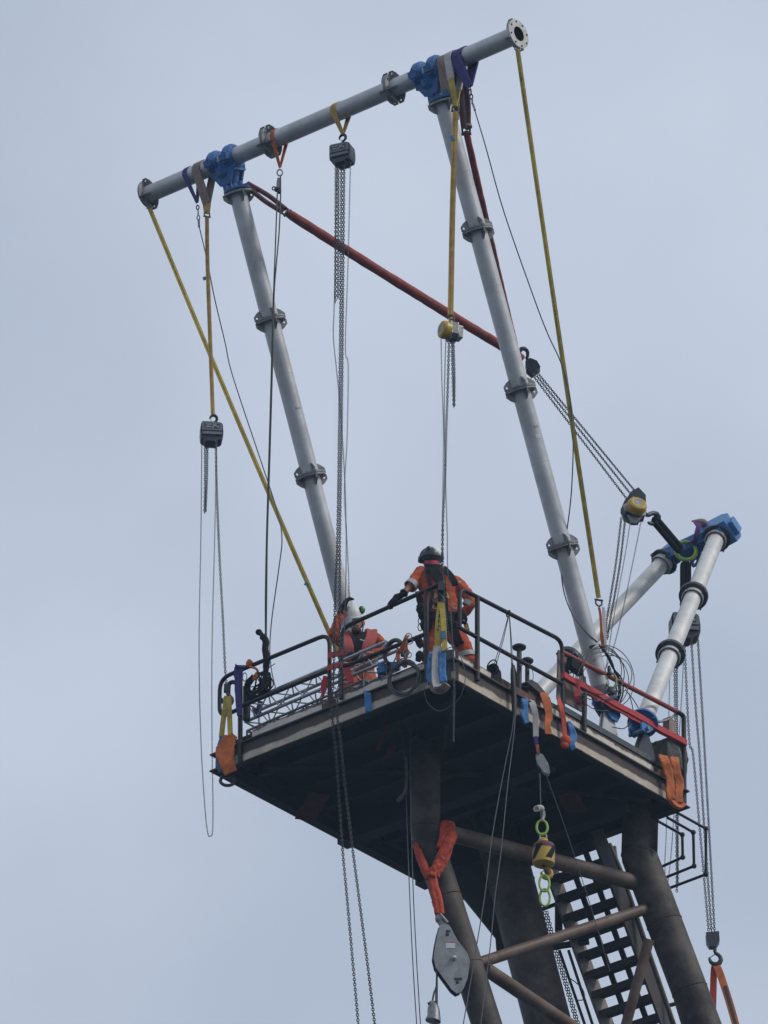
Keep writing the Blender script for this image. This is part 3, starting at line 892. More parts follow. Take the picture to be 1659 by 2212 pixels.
HN = V((-.12, -1, 0)).normalized()
def text(parent, body, c, ux, uy, size, m='print', name='lettering'):
    cu = bpy.data.curves.new(name, 'FONT')
    cu.body = body; cu.size = size; cu.extrude = .0008; cu.align_x = 'LEFT'
    tmp = bpy.data.objects.new(name, cu)
    me = bpy.data.meshes.new_from_object(tmp)
    bpy.data.objects.remove(tmp); bpy.data.curves.remove(cu)
    me.materials.clear(); me.materials.append(M[m])
    o = bpy.data.objects.new(name, me); COL.objects.link(o)
    n = ux.cross(uy)
    mt = Matrix((ux, uy, n)).transposed().to_4x4(); mt.translation = c
    o.parent = parent; o.matrix_parent_inverse = wmat(parent).inverted(); o.matrix_basis = mt
    return o
def grey_hoist(label, c, yaw, cap, roll=0.0, hook_top=None, group='grey chain hoists', k=1.0):
    """square covered chain hoist; c = body centre, yaw = heading of its printed face."""
    t = thing('chain_hoist', label, 'chain hoist', c, group)
    n = V((math.sin(yaw), -math.cos(yaw), 0)); x = V((math.cos(yaw), math.sin(yaw), 0)); z = EZ.copy()
    rm = Matrix.Rotation(roll, 3, n); x = rm @ x; z = rm @ z
    out = [(-.165, .10), (-.15, .145), (.12, .155), (.155, .14), (.175, .02), (.178, -.07), (.165, -.125), (.10, -.14), (.09, -.165), (-.07, -.175), (-.10, -.14), (-.145, -.12), (-.16, -.02)]
    out = [(u * k, v * k) for u, v in out]
    cy = lambda o, d: [(u * o, v * o) for u, v in out]
    body = make('body', MB().prism(out, c - n * .02 * k, x, z, n * (.095 * k)), M['hoistblack'], t, bevel=.012)
    fr = [(-.150, .095), (-.135, .128), (.115, .138), (.14, .125), (.152, .02), (.148, -.0), (-.140, -.02)]
    make('front_cover', MB().prism([(u * k, v * k) for u, v in fr], c + n * (.095 * k), x, z, n * (.022 * k)), M['hoistgrey'], body, bevel=.008)
    lo = [(-.138, -.032), (.148, -.012), (.155, -.06), (-.128, -.082)]
    make('lower_cover', MB().prism([(u * k, v * k) for u, v in lo], c + n * (.085 * k), x, z, n * (.02 * k)), M['hoistgrey'], body, bevel=.006)
    make('back_cover', MB().prism(cy(.93, 0), c - n * (.13 * k), x, z, n * (.03 * k)), M['hoistgrey'], body, bevel=.012)
    pf = c + n * (.1185 * k)
    plate = [(-.112, .012), (.118, .026), (.112, .108), (-.118, .098)]
    pl = make('nameplate', MB().prism([(u * k, v * k) for u, v in plate], pf, x, z, n * .0015), M['dark'], t)
    xr = (x + z * .06).normalized(); zr = n.cross(xr) * -1
    zr = (z - x * .06).normalized()
    f = pf + n * .003
    text(pl, cap[0], f - x * (.10 * k) + z * (.068 * k), xr, zr, .036 * k)
    text(pl, cap[1], f - x * (.095 * k) + z * (.024 * k), xr, zr, .038 * k)
    mk = MB()
    mk.box(f + x * (.045 * k) + z * (.062 * k), xr * (.038 * k), zr * (.003 * k), n * .0008)
    mk.box(f + x * (.092 * k) + z * (.065 * k), xr * (.012 * k), zr * (.003 * k), n * .0008)
    mk.box(f + x * (.092 * k) + z * (.048 * k), xr * (.012 * k), zr * (.0045 * k), n * .0008)
    make('small_print', mk, M['print'], pl, kind='stuff')
    if hook_top is not None:
        hz_ = (c + z * .15 * k - hook_top).normalized()
        hook(t, hook_top, (x - hz_ * x.dot(hz_)).normalized(), hz_, .052 * k, 'dark')
    return t, n, x, z

# ---- H1: left grey hoist
p_sh = B(447, 466, BB)
c1 = B(456, 936, BB)
h1, n_, x_, z_ = grey_hoist('small grey chain hoist hanging lowest, on the long strap left of both masts', c1, .12, ('Yalelift 360', '2000 kg'), -.06, B(461, 905, BB))
q1 = lambda x, y, b=BB: B(x, y, b)
chain(h1, [q1(443, 952), q1(443, 1030), q1(442, 1109)], rot=.5)
chain(h1, [q1(448, 952), q1(447, 1030), q1(444, 1104)], rot=1.1)
chain(h1, [q1(466, 952), q1(468, 1050), q1(474, 1200), q1(481, 1330, -.05), q1(486, 1440, .0), q1(489, 1478, .04)], rot=.4)
hand(h1, [q1(436, 955), q1(434, 1150), q1(430, 1400), q1(434, 1600), q1(443, 1750), q1(449, 1800), q1(454, 1806), q1(459, 1796), q1(460, 1740), q1(458, 1600), q1(458, 1400), q1(464, 1150), q1(468, 955)])
hk = hook(h1, q1(491, 1512, .05), V((1, .1, 0)).normalized(), EZ, .072, 'dark')
make('hook_block', MB().prism([(-.045, -.02), (.045, -.02), (.04, .10), (-.04, .10)], q1(490, 1492, .05), V((1, 0, 0)), EZ, V((0, .035, 0))), M['dark'], h1)
# ---- H2: middle grey hoist with four falls
c2 = B(737, 334, BB)
h2, n_, x_, z_ = grey_hoist('dark grey chain hoist hung highest, by yellow sling at middle of cross beam', c2, -.42, ('Yalelift 360', '3000 kg'), -.08, B(740, 298, BB))
bo_ = -.42
q2 = lambda x, y, b=BB: B(x, y, b)
for x, r_, e in ((725.5, .3, 652), (731.0, 1.1, 646)): chain(h2, [q2(x, 356), q2(x - .5, 500), q2(x - 1, e)], rot=r_)
chain(h2, [q2(737.5, 356), q2(736, 600), q2(733, 900), q2(729, 1161, -.3), q2(724, 1291, -.4), q2(720.6, 1458, bo_), q2(717, 1535, bo_), q2(727, 1644, bo_), q2(739, 1823, bo_), q2(750, 1944, bo_), q2(764, 2100, bo_), q2(776, 2235, bo_)], .039, .0130, rot=.6)
chain(h2, [q2(743.5, 356), q2(741, 600), q2(738, 900), q2(734, 1161, -.3), q2(734, 1291, -.4), q2(733, 1458, bo_), q2(728, 1535, bo_), q2(734.5, 1591, bo_), q2(748, 1721, bo_), q2(761, 1829, bo_), q2(776, 1944, bo_), q2(796, 2100, bo_), q2(812, 2235, bo_)], .039, .0130, rot=.9)
hand(h2, [q2(757, 352), q2(752, 560), q2(746, 750), q2(752, 790), q2(750, 940), q2(744, 1060), q2(749, 1161), q2(753, 1240, .1), q2(754, 1292, .35)])
hand(h2, [q2(728, 360), q2(722, 655), q2(720, 725), q2(727, 800), q2(737, 905), q2(747, 1100), q2(746, 1300), q2(736, 1500, -.3)])
# ---- H3: yellow hoist in front of the standing man
c3 = B(973, 716, BB)
def yellow_hoist(label, c, ax, up, k=1.0):
    """drum hoist: ax points out of the yellow hand wheel cover."""
    t = thing('chain_hoist', label, 'chain hoist', c, 'yellow chain hoists')
    ax = ax.normalized(); up = (up - ax * up.dot(ax)).normalized(); x = up.cross(ax)
    cov = MB().lathe([(-.03 * k, .10 * k), (-.03 * k, .128 * k), (.05 * k, .135 * k), (.085 * k, .122 * k), (.10 * k, .095 * k), (.096 * k, .062 * k)], c + ax * .06 * k, ax, 32)
    wc = make('wheel_cover', cov, M['hoistyellow'], t)
    make('cover_plate', MB().lathe([(.094 * k, .064 * k), (.092 * k, .0005)], c + ax * .06 * k, ax, 24, False), M['steel'], wc)
    hexa = [(.085, .125), (.02, .165), (-.02, .165), (-.085, .125), (-.10, -.07), (-.06, -.145), (.06, -.145), (.10, -.07)]
    body = make('body', MB().prism([(u * k, v * k) for u, v in hexa], c - ax * .03 * k, x, up, ax * (.045 * k)), M['hoistblack'], t, bevel=.006)
    for o_ in (-.083, .023): make('side_plate', MB().prism([(u * k * 1.05, v * k * 1.05) for u, v in hexa], c + ax * (o_ * k), x, up, ax * .005), M['steel'], body)
    make('gear_cover', MB().prism([(-.09 * k, .08 * k), (-.06 * k, .115 * k), (.06 * k, .115 * k), (.09 * k, .08 * k), (.07 * k, -.10 * k), (-.07 * k, -.10 * k)], c - ax * .125 * k, x, up, ax * (.038 * k)), M['steel'], t, bevel=.012)
    return t
h3 = yellow_hoist('yellow drum chain hoist hanging in front of the red sleeve sling', c3, V((-.9, -.45, .0)), EZ)
hook(h3, B(974, 688, BB), V((.9, .3, 0)).normalized(), -EZ, .05, 'dark')
q3 = lambda x, y, b=BB: B(x, y, b)
hand(h3, [q3(953, 735), q3(954, 804), q3(958, 941), q3(956, 1123), q3(957, 1215), q3(961, 1300), q3(970, 1372, -.2), q3(977.6, 1400, -.2), q3(980, 1457, -.2), q3(979, 1560, -.2), q3(980.5, 1604, -.2)])
hand(h3, [q3(963, 735), q3(961, 804), q3(959.6, 895), q3(963, 1055), q3(966, 1150), q3(967, 1229), q3(972, 1298), q3(977.6, 1385, -.2), q3(982, 1457, -.2), q3(981, 1560, -.2), q3(978.5, 1602, -.2)])
chain(h3, [q3(970, 740), q3(967, 843), q3(964, 925), q3(961.5, 1023), q3(957, 1120), q3(955.5, 1188), q3(955, 1250)], rot=.4)
chain(h3, [q3(976, 740), q3(978, 810), q3(980.5, 881)], .037, .0125, rot=.5)
chain(h3, [q3(979.5, 740), q3(981.5, 810), q3(981, 876)], .037, .0122, rot=1.1)
hook(h3, q3(947, 1296), V((1, .1, 0)).normalized(), EZ, .07, 'dark')
make('hook_block', MB().prism([(-.05, -.04), (.05, -.04), (.035, .10), (-.035, .10)], q3(953, 1272), V((1, 0, 0)), EZ, V((0, .045, 0))), M['hoistblack'], h3, bevel=.01)

# ---- H4: backstay hoist and its hook block, in the upright plane between the two frames
AM = 2.1
K = lambda x, y, a=AM: A(x, y, a)
ring_c = K(1482, 1190); apex = K(1130, 757)
c4 = K(1372, 1097)
bs = (apex - ring_c).normalized()
h4 = yellow_hoist('yellow disc chain hoist at the foot of the slanting triple chain backstay', c4 + V((0, .1, 0)), V((.25, -.85, .35)), bs, 1.15)
blk = K(1150, 795)
hook(h4, K(1131, 764), V((.7, 0, .7)), (blk - K(1131, 764)).normalized(), .075, 'dark')
pb = perp(bs); pb2 = bs.cross(pb)
mb = MB().prism([(-.09, -.10), (.09, -.10), (.11, .02), (.05, .13), (-.05, .13), (-.11, .02)], blk, V((.75, 0, .66)), bs, V((0, .075, 0)))
make('hook_block', mb, M['hoistblack'], h4, bevel=.015)
for (x0, y0, x1, y1, r_) in ((1150, 812, 1340, 1058, .4), (1158, 808, 1358, 1038, 1.0), (1164, 804, 1371, 1022, .7)):
    pass
fa = [crop(1500, 1200, 1.659)(x, y) for x, y in ((1055, 510), (1072, 502), (1088, 494))]
fb = [crop(2400, 1900, 2.765)(x, y) for x, y in ((302, 272), (346, 218), (382, 172))]
for i in range(3): chain(h4, [K(*fa[i]), K(*fb[i])], .037, .0122, rot=.3 + i * .4)
c7 = crop(2400, 1900, 2.765)
for yy_, m_, pl_ in ((.16, 'hoistblack', ((300, 262), (345, 195), (425, 150), (505, 235), (508, 335), (470, 480), (400, 540), (345, 540), (260, 490), (225, 400), (268, 300))), (.08, 'steel', ((318, 300), (365, 232), (420, 262), (470, 300), (470, 470), (405, 535), (345, 525), (290, 440)))):
    PP = [Y(*c7(x, y), c4.y + yy_) for x, y in pl_]; cc_ = PP[0]
    make('frame_plate', MB().prism([((p - cc_).x, (p - cc_).z) for p in PP], cc_, V((1, 0, 0)), EZ, V((0, .045 if m_ == 'hoistblack' else .012, 0))), M[m_], h4, bevel=.01)
for i, (xy) in enumerate((((1342, 1120), (1330, 1220), (1310, 1346), (1307, 1390)), ((1350, 1126), (1338, 1226), (1317, 1346), (1312, 1380)))):
    chain(h4, [K(*p) for p in xy], rot=.4 + i * .5)
hand(h4, [K(*p) for p in ((1362, 1125), (1350, 1200), (1325, 1338), (1311, 1430), (1306, 1450))])
hand(h4, [K(*p) for p in ((1386, 1120), (1366, 1220), (1341, 1337), (1322, 1410), (1308, 1445))])
hook(h4, K(1410, 1120), V((.5, 0, .8)), (c4 - K(1410, 1120)).normalized(), .105, 'hoistblack', latch=False)
# black round sling from the hook to the lime ring, and from the ring down
def roundsling(P, Q, r, sep, label, m='black', name='round_sling', cat='sling', group=None):
    d = (Q - P).normalized(); x = V((0, 1, 0)).cross(d).normalized()
    path = []
    for k in range(7): a = math.pi * k / 6; path.append(P + x * (sep * math.cos(a)) - d * (sep * math.sin(a)))
    for k in range(7): a = math.pi + math.pi * k / 6; path.append(Q + x * (sep * math.cos(a)) - d * (sep * math.sin(a)))
    return tag(make(name, MB().tube(path, r, 10, closed=True), M[m]), label, cat, group)
roundsling(K(1417, 1126), K(1466, 1184), .048, .040, 'black round sling from the backstay hook to the lime green ring')
rg = MB().torus(ring_c, (V((0, -1, .25)) + V((.2, 0, 0))).normalized(), .165, .032, 32, 10, .95, 1.18, V((1, 0, 0)))
tag(make('lifting_ring', rg, M['lime']), 'thick lime green lifting ring below the blue head of the rear frame', 'ring', 'lime green links')
roundsling(K(1481, 1222), K(1481, 1322, AM), .048, .042, 'black round sling hanging straight down from the lime green ring')
vs = MB().ribbon([R_(1498, 1138) + V((0, -.2, 0)), R_(1508, 1150) + V((0, -.28, -.02)), R_(1500, 1185) + V((0, -.22, 0)), ring_c + V((.03, .0, .14))], .085, .02, V((1, 0, .2)))
tag(make('sling', vs, M['violet']), 'purple sling wrapped round the blue head beam of the rear frame', 'sling')
pd = MB().ball(R_(1513, 1140) + V((0, -.15, 0)), .11, .08, .07, 12, 8)
tag(make('wear_pad', pd, M['brownpad']), 'small crumpled brown pad on the blue rear frame head', 'pad')

# ---- H5: dark hoist behind the rear frame's right leg
K5 = lambda x, y: B(x, y, bRb + .35)
c5 = K5(1478, 1356)
h5, n_, x_, z_ = grey_hoist('black chain hoist half hidden behind right leg of the rear frame', c5, .15, ('Yalelift 360', '5000 kg'), -.05, None, 'grey chain hoists', 1.36)
make('hanger', MB().tube([c5 + EZ * .18, K5(1481, 1318)], .03, 10), M['dark'], h5)
for i, pts in enumerate((((1478, 1378), (1481, 1444), (1489, 1600), (1497, 1630), (1511, 1783), (1531, 2012)), ((1493, 1378), (1502, 1520), (1510.6, 1622), (1521, 1783), (1537, 2012)), ((1507, 1376), (1516, 1520), (1522, 1622), (1531, 1783), (1543.5, 2012)))):
    chain(h5, [K5(*p) for p in pts], .039, .0127, rot=.35 + i * .4)
chain(h5, [K5(1456, 1378), K5(1457.5, 1471), K5(1461, 1760), K5(1462, 1926)], .037, .0122, rot=.5)
chain(h5, [K5(1461, 1378), K5(1462, 1471), K5(1464, 1760), K5(1464, 1915)], .037, .0122, rot=1.2)
hand(h5, [K5(*p) for p in ((1447, 1378), (1446, 1480), (1440, 1773), (1436, 1870), (1440, 1912), (1446, 1880), (1454, 1789), (1467, 1592), (1475, 1459), (1478, 1378))])
make('hook_block', MB().prism([(-.10, .11), (.10, .13), (.105, -.03), (.05, -.12), (-.05, -.12), (-.095, -.04)], K5(1539, 2032), V((1, 0, .0)), EZ, V((0, .07, 0))), M['hoistblack'], h5, bevel=.02)
hook(h5, K5(1545, 2072), V((1, 0, 0)), EZ, .085, 'dark')
sl = MB().ribbon(smooth([K5(1537, 2260), K5(1540, 2170), K5(1542, 2100), K5(1545, 2084)], 4), .10, .02, V((1, 0, 0)))
s5 = tag(make('sling', sl, M['redorange']), 'red and orange two legged sling on the hook at lower right', 'sling')
make('leg', MB().ribbon(smooth([K5(1604, 2270), K5(1580, 2180), K5(1556, 2105), K5(1546, 2083)], 4), .11, .02, V((1, 0, .3))), M['orange'], s5, label='dirty orange leg')
make('wear_mark', MB().ribbon([K5(1588, 2212) + V((.0, -.014, 0)), K5(1566, 2130) + V((.0, -.014, 0))], .05, .004, V((1, 0, .3))), M['inkprint'], s5)

# ================================================================== SLINGS ON THE BEAM
# left end
P = B(426, 438, BB)
sg = sling(414, P, .085, 'purple', 'dark purple sling left of the brown padded one, holding a wire', .05)
mb = MB()
cw = [B(427, 448, BB), B(428, 459, BB), B(428.5, 470, BB)]
wl_ = thing('wire_pendant', 'thin wire with chain links hanging from purple sling at beam left end', 'wire rope', cw[0], 'wire pendants from the beam')
for i, c in enumerate(cw): make('link', MB().torus(c, V((1, .4, 0)) if i % 2 else V((.2, 1, 0)), .034, .010, 16, 6, .62, 1.15, V((1, 0, 0)) if not i % 2 else V((0, 1, 0))), M['steel'] if i else M['sleevedark'], wl_)
make('thimble', MB().tube([B(429, 474, BB), B(430, 490, BB)], .018, 8), M['steel'], wl_)
q = lambda *a: B(*a)
make('wire', MB().tube(smooth([q(430, 488, BB), q(446, 556, -.1), q(463, 642, 0), q(486, 739, .2), q(502, 810, .3), q(560, 985, .7), q(597, 1098, 1.0), q(609, 1161, 1.1), q(602.6, 1226, 1.2), q(588, 1330, 1.3), q(583, 1395, 1.3), q(585.6, 1442, 1.2), q(595, 1486, 1.1)], 6), .009, 6), M['wire'], wl_)
P = B(447, 440, BB)
sling(441, P, .15, 'brownpad', 'wide brown padded sling over the beam left of left blue clamp', .10, TR + .01, False, .02)
mb = shackle(MB(), B(447, 463, BB), V((.9, .3, 0)).normalized(), EZ, .045, .012)
lv = MB()
for s_ in (-1, 1): lv.ribbon([P + bx * (.04 * s_), B(447 + s_ * 3, 462, BB)], [.08, .05], .014, bx)
us = tag(make('sling', lv, M['ochre']), 'short ochre sling legs below brown pad at left', 'sling')
make('shackle', mb, M['steel'], us)
def long_strap(pts, w, m, label, sag=0, ref=V((1, 0, 0)), group=None, ts=(), tw=0.0, name='strap', legs=2):
    pp = smooth(pts, 10) if len(pts) > 2 else [lerp(pts[0], pts[-1], i / 24) for i in range(25)]
    if sag: pp = [p - EZ * (sag * 4 * (i / (len(pp) - 1)) * (1 - i / (len(pp) - 1))) for i, p in enumerate(pp)]
    mb = MB()
    for k in range(legs):
        o = (k - (legs - 1) / 2) * (w / legs) * .94
        d = V((0, -.008 * (k % 2), 0))
        rr = [(Matrix.Rotation(tw * math.sin(i * .25), 3, 'Z') @ ref) for i in range(len(pp))]
        mb.ribbon([p + rr[i].normalized() * o + d for i, p in enumerate(pp)], w / legs, .012, rr)
    s_ = tag(make(name, mb, M[m]), label, 'strap', group)
    if ts: marks(s_, pp, rr, ts)
    return s_
long_strap([B(447, 468, BB), B(448, 560, BB), B(452, 680, BB), B(460, 900, BB)], .062, 'ochre', 'ochre two ply strap carrying the small grey hoist at left', ts=(.22, .32), tw=.25)
nb = MB().box(B(442, 603, BB) + V((0, -.02, 0)), V((.022, 0, .01)), V((0, .006, 0)), V((-.01, 0, .026)))
tag(make('strap_tag', nb, M['bluepad']), 'small blue tag on the ochre strap above the small grey hoist', 'tag')
# end straps
pA, pB_ = b0 - EZ * .225, D(3.95, 3.5, 1.0)
e1 = long_strap([pA + bx * .06 - EZ * .05, pB_], .07, 'yellow', 'long yellow strap slanting down from the left end of the cross beam', .12, V((.9, .2, .35)), 'long yellow end straps', (.12, .16, .7), tw=.15)
make('shackle', shackle(MB(), pA + bx * .055 - EZ * .01, V((.9, .3, 0)).normalized(), EZ, .04, .01), M['steel'], e1)
tagm = MB().box(lerp(pA, pB_, .655) + V((-.035, -.05, -.08)), V((.02, 0, -.012)), V((0, .006, 0)), V((.012, 0, .024)))
tag(make('strap_tag', tagm, M['bluepad']), 'small blue tag on the left slanting yellow strap', 'tag')
pA2, pB2 = b1 - EZ * .225, A(1293, 1292, -.02)
e2_ = long_strap([pA2 - bx * .03 - EZ * .05, pB2], .07, 'yellow', 'long yellow strap from the open right end of the cross beam', .10, V((.95, .2, .15)), 'long yellow end straps', (.05, .1, .32, .46, .88), tw=.15)
make('shackle', shackle(MB(), pA2 - bx * .03 - EZ * .01, V((.9, .3, 0)).normalized(), EZ, .04, .01), M['steel'], e2_)
make('shackle', shackle(MB(), A(1293.5, 1302, -.02), V((.9, .3, 0)).normalized(), -EZ, .05, .013), M['dark'], e2_)
osl = tag(make('sling', MB().ribbon(smooth([A(1294, 1312, -.02), A(1297, 1330, -.02), A(1299, 1365, 0.0), A(1301, 1385, .02), A(1303, 1402, .03)], 4), [.035] * 9 + [.05] * 8, .025, V((1, 0, 0))), M['orange']), 'orange sling tying right yellow end strap to the mast foot', 'sling')
gm = MB().prism([(-.035, -.35), (.05, -.40), (.03, .35), (-.01, .37)], A(1303, 1360, .06), V((1, 0, 0)), EZ, V((0, .02, 0)))
tag(make('mooring_plate', gm, M['galv']), 'grey steel anchor plate behind the orange sling at right mast', 'plate')
# orange sling with two ropes near the left joint
P = B(605, 362, BB)
sling(603, P, .075, 'orange', 'orange sling over the beam beside the left flange joint', .06)
car = thing('rope_pulley', 'carabiner with knotted double rope hanging from the orange beam sling', 'rope', B(604, 370, BB))
make('carabiner', MB().torus(B(604.5, 373, BB), V((.1, 1, 0)), .05, .012, 18, 8, .8, 1.15, V((1, 0, 0))), M['steel'], car)
kb = MB().ball(B(599, 409, BB), .05, .04, .05, 10, 6); kb.ball(B(603, 414, BB), .035, .03, .04, 8, 6)
make('knot', kb, M['dark'], car)
make('knot_loop', MB().torus(B(592, 407, BB), V((.1, 1, .1)), .028, .010, 14, 6), M['rope'], car)
make('sheave', MB().prism([(-.03, -.08), (.03, -.08), (.035, .0), (.02, .10), (-.02, .10), (-.035, 0)], B(602, 397, BB), V((1, 0, 0)), EZ, V((0, .018, 0))), M['steel'], car)
make('rope', MB().tube(smooth([q(599, 418, BB), q(594, 556, BB), q(590, 660, BB), q(586, 810, -.1), q(581, 985, -.05), q(575.8, 1161, 0), q(573.4, 1291, 0), q(573.5, 1372, .02)], 6), .0105, 6), M['rope'], car)
make('rope', MB().tube(smooth([q(606, 380, BB), q(606, 425, BB), q(603, 500, BB), q(597, 570, BB), q(592, 640, BB), q(588, 810, -.1), q(583, 985, -.05), q(577.5, 1161, 0), q(576, 1291, 0), q(575, 1380, .02)], 6), .0105, 6), M['rope'], car)
# yellow sling of the middle hoist
P = B(741, 291, BB)
sling(736, P, .05, 'ochre', 'ochre double sling over the beam holding the highest grey hoist', .09, legs=2, gap=.004)
# right end cluster
P = B(980, 300, BB + .12)
pts = basket(969, P, .02, TR + .012)
tag(make('wear_pad', MB().ribbon([lerp(pts[1], P, .55)] + pts[1:-1] + [lerp(pts[-2], P, .75)], .17, .025, bx), M['brownpad']), 'wide brown pad round the beam right of right blue clamp', 'pad')
P = B(984, 232, BB - .03)
pts = basket(983, P, .03, TR + .018)
nearp = [lerp(pts[1], P, t) for t in (.42, .2, 0)] + pts[2:-2] + [lerp(pts[-2], P, t) for t in (0, .3, .6)]
ws = tag(make('wear_sleeve', MB().ribbon(nearp, .115, .03, bx), M['whitepad']), 'white protective sleeve over beam at the right yellow sling', 'sleeve')
mb = MB()
for s_ in (-1, 1):
    mb.ribbon([lerp(pts[1], P, .40) + bx * (.028 * s_) - V((0, .01, 0)), P + bx * (.018 * s_) - V((0, .01, 0))], .05, .014, bx)
mb.ribbon([lerp(pts[-2], P, .58), P], [.09, .05], .014, bx)
tag(make('sling', mb, M['yellow']), 'yellow sling legs below white sleeve at beam right end', 'sling')
make('shackle', shackle(MB(), B(983.5, 236, BB - .04), V((.9, .3, 0)).normalized(), EZ, .05, .013), M['dark'], ws)
ys = long_strap([B(984, 241, BB - .05), B(981, 330, BB - .03), B(977, 480, BB), B(973, 690, BB)], .085, 'ochre', 'ochre two ply strap carrying the yellow drum hoist', tw=.12)
tm = MB().box(B(977, 298, BB - .07), V((.028, 0, .012)), V((0, .006, 0)), V((-.01, 0, .032)))
tag(make('strap_tag', tm, M['bluepad']), 'small blue tag on the ochre strap above the yellow drum hoist', 'tag')
P = B(1014, 188, BB)
sling(1003, P, .21, 'purple', 'wide dark purple sling around the beam near its open right end', .12, TR + .008, True, .02)
wr = thing('wire_pendant', 'thin wire with chain links hanging from purple sling at beam right end', 'wire rope', B(1017, 196, BB), 'wire pendants from the beam')
for i, (x, y) in enumerate(((1013, 190), (1017.5, 199), (1018, 209), (1020, 219))):
    make('link', MB().torus(B(x, y, BB), V((1, .4, 0)) if i % 2 else V((.2, 1, 0)), .034, .011, 16, 6, .62, 1.25, V((1, 0, 0)) if not i % 2 else V((0, 1, 0))), M['sleevedark'] if i == 0 else M['dark'], wr)
make('thimble', MB().tube([B(1022, 225, BB), B(1026, 238, BB)], .018, 8), M['steel'], wr)
W = [(1025, 236, BB), (1050, 320, 0), (1089, 459, .4), (1155, 648, 1.0), (1184, 723, 1.3), (1207, 772, 1.5), (1222, 815, 1.7), (1230, 856, 1.8), (1235, 900, 2.0), (1238, 957, 2.1), (1237, 1010, 2.2), (1233, 1078, 2.4), (1223.5, 1152, 2.55), (1214, 1200, 2.6), (1212, 1228, 2.65), (1218, 1278, 2.7), (1236, 1326, 2.8), (1266, 1365, 3.0), (1291, 1387, 3.2)]
make('wire', MB().tube(smooth([B(*w) for w in W], 5), .009, 6), M['wire'], wr)

# ================================================================== RED BRIDLE
def bridle(top, thim, label, apex, rs=.074):
    t = thing('bridle_sling', label, 'sling', thim, 'red sleeved bridle slings')
    d = (apex - thim).normalized(); n = 40
    x = perp(d); path, rad = [], []
    for k in range(n + 1):
        u = k / n
        path.append(lerp(thim, apex, u) + x * rnd.uniform(-.003, .003) - EZ * (.02 * 4 * u * (1 - u)))
        rad.append((rs if .02 < u < .98 else rs * .75) * rnd.uniform(.96, 1.05))
    make('sleeve', MB().tube(path, rad, 14), M['sleeve'], t)
    mb = MB()
    dd = (thim - top).normalized(); xx = V((0, 1, 0)).cross(dd).normalized()
    for s_ in (-1, 1):
        mb.tube(smooth([top + xx * (.02 * s_), lerp(top, thim, .5) + xx * (.055 * s_), thim + xx * (.035 * s_) - dd * .05], 5), .038, 10)
    make('sling_loop', mb, M['sleevedark'], t)
    sh = shackle(MB(), thim - dd * .02, xx, -dd, .06, .016)
    make('shackle', sh, M['dark'], t)
    return t
tL = BM(497) - EZ * .22 + SD * .10
br1 = bridle(lerp(B(533, 398, BB + .1), tL, .0), B(618, 458, .25), 'long red sleeved sling from the left clamp across to backstay hook', K(1129, 775))
br2 = bridle(BM(985) + SD * .15 - EZ * .1, B(1007, 285, .45), 'red sleeved sling running down behind the right mast', K(1116, 762), .05)
tag(make('wear_sleeve', MB().tube(smooth([BM(985) + SD * .17, B(998, 215, .2), B(1008, 262, .4), B(1012, 276, .43)], 4), [.05] * 4 + [.06] * 9, 12), M['brownpad']), 'brown sleeve on the red sling behind right mast top', 'sleeve')
# ================================================================== THINGS ON AND ROUND THE PLATFORM
cA, cB, cC = crop(800, 2150, 2.074), crop(1500, 2150, 2.37), crop(1900, 2450, 1.746)
cD, cE, cF = crop(750, 2700, 1.746), crop(1500, 2900, 1.659), crop(2072, 3000, 1.659)
cG, cH, cI, cJ = crop(1280, 2400, 4.1475), crop(850, 2500, 3.318), crop(2250, 2500, 3.016), crop(1560, 2150, 4.1475)
def PB(c, pts, b): return [B(*c(x, y), bb) for (x, y, *r) in pts for bb in [r[0] if r else b]]
def PA(c, pts, a): return [A(*c(x, y), aa) for (x, y, *r) in pts for aa in [r[0] if r else a]]
def PY(c, pts, y0): return [Y(*c(x, y), y0 + (r[0] if r else 0)) for (x, y, *r) in pts]
def strap(pts, w, m, label, ref=V((1, 0, 0)), t=.014, n=5, group=None, name='strap', cat='strap'):
    pp = smooth(pts, n)
    W = [x for x in w] if isinstance(w, list) else w
    if isinstance(W, list): W = [W[min(len(W) - 1, int(i / (len(pp) - 1) * (len(W) - 1) + .5))] for i in range(len(pp))]
    o = tag(make(name, MB().ribbon(pp, W, t, ref), M[m]), label, cat, group)
    if t >= .028: crumple(o, .014, .022, .075)
    return o
RX = V((1, 0, 0))

# ---- aluminium lattice truss lying along the left edge
def truss(label, pts, rl, m='pinstripe', r=.026, n=12, kind=None):
    """pts: four chord end pairs (front top, rear top, front bottom, rear bottom)."""
    t = thing('lattice_truss', label, 'truss', lerp(pts[2][0], pts[2][1], .5), 'lattice trusses on the platform')
    for p, q in pts: make('chord', MB().tube([p, q], r, 10), M[m], t)
    for (i, j) in ((0, 2), (1, 3), (0, 1), (2, 3)):
        P, Q = pts[i], pts[j]
        for k in range(n):
            u, v = k / n, (k + 1) / n
            a = lerp(*P, u) if k % 2 == 0 else lerp(*Q, u)
            b = lerp(*Q, v) if k % 2 == 0 else lerp(*P, v)
            make('lattice_bar', MB().tube([a, b], .011, 6), M[m], t)
    for p in (0, 1):
        for (i, j) in ((0, 2), (1, 3), (0, 1), (2, 3)): make('end_bar', MB().tube([pts[i][p], pts[j][p]], .016, 6), M[m], t)
    return t
f0, f1 = B(530, 1518, .24), B(834, 1386, .24)
dn_ = EZ * -.31; rr_ = ER * .30
truss('long shiny aluminium lattice truss lying behind the left guardrail, upper one', [(f0, f1), (f0 + rr_, f1 + rr_), (f0 + dn_, f1 + dn_), (f0 + dn_ + rr_, f1 + dn_ + rr_)], 0)
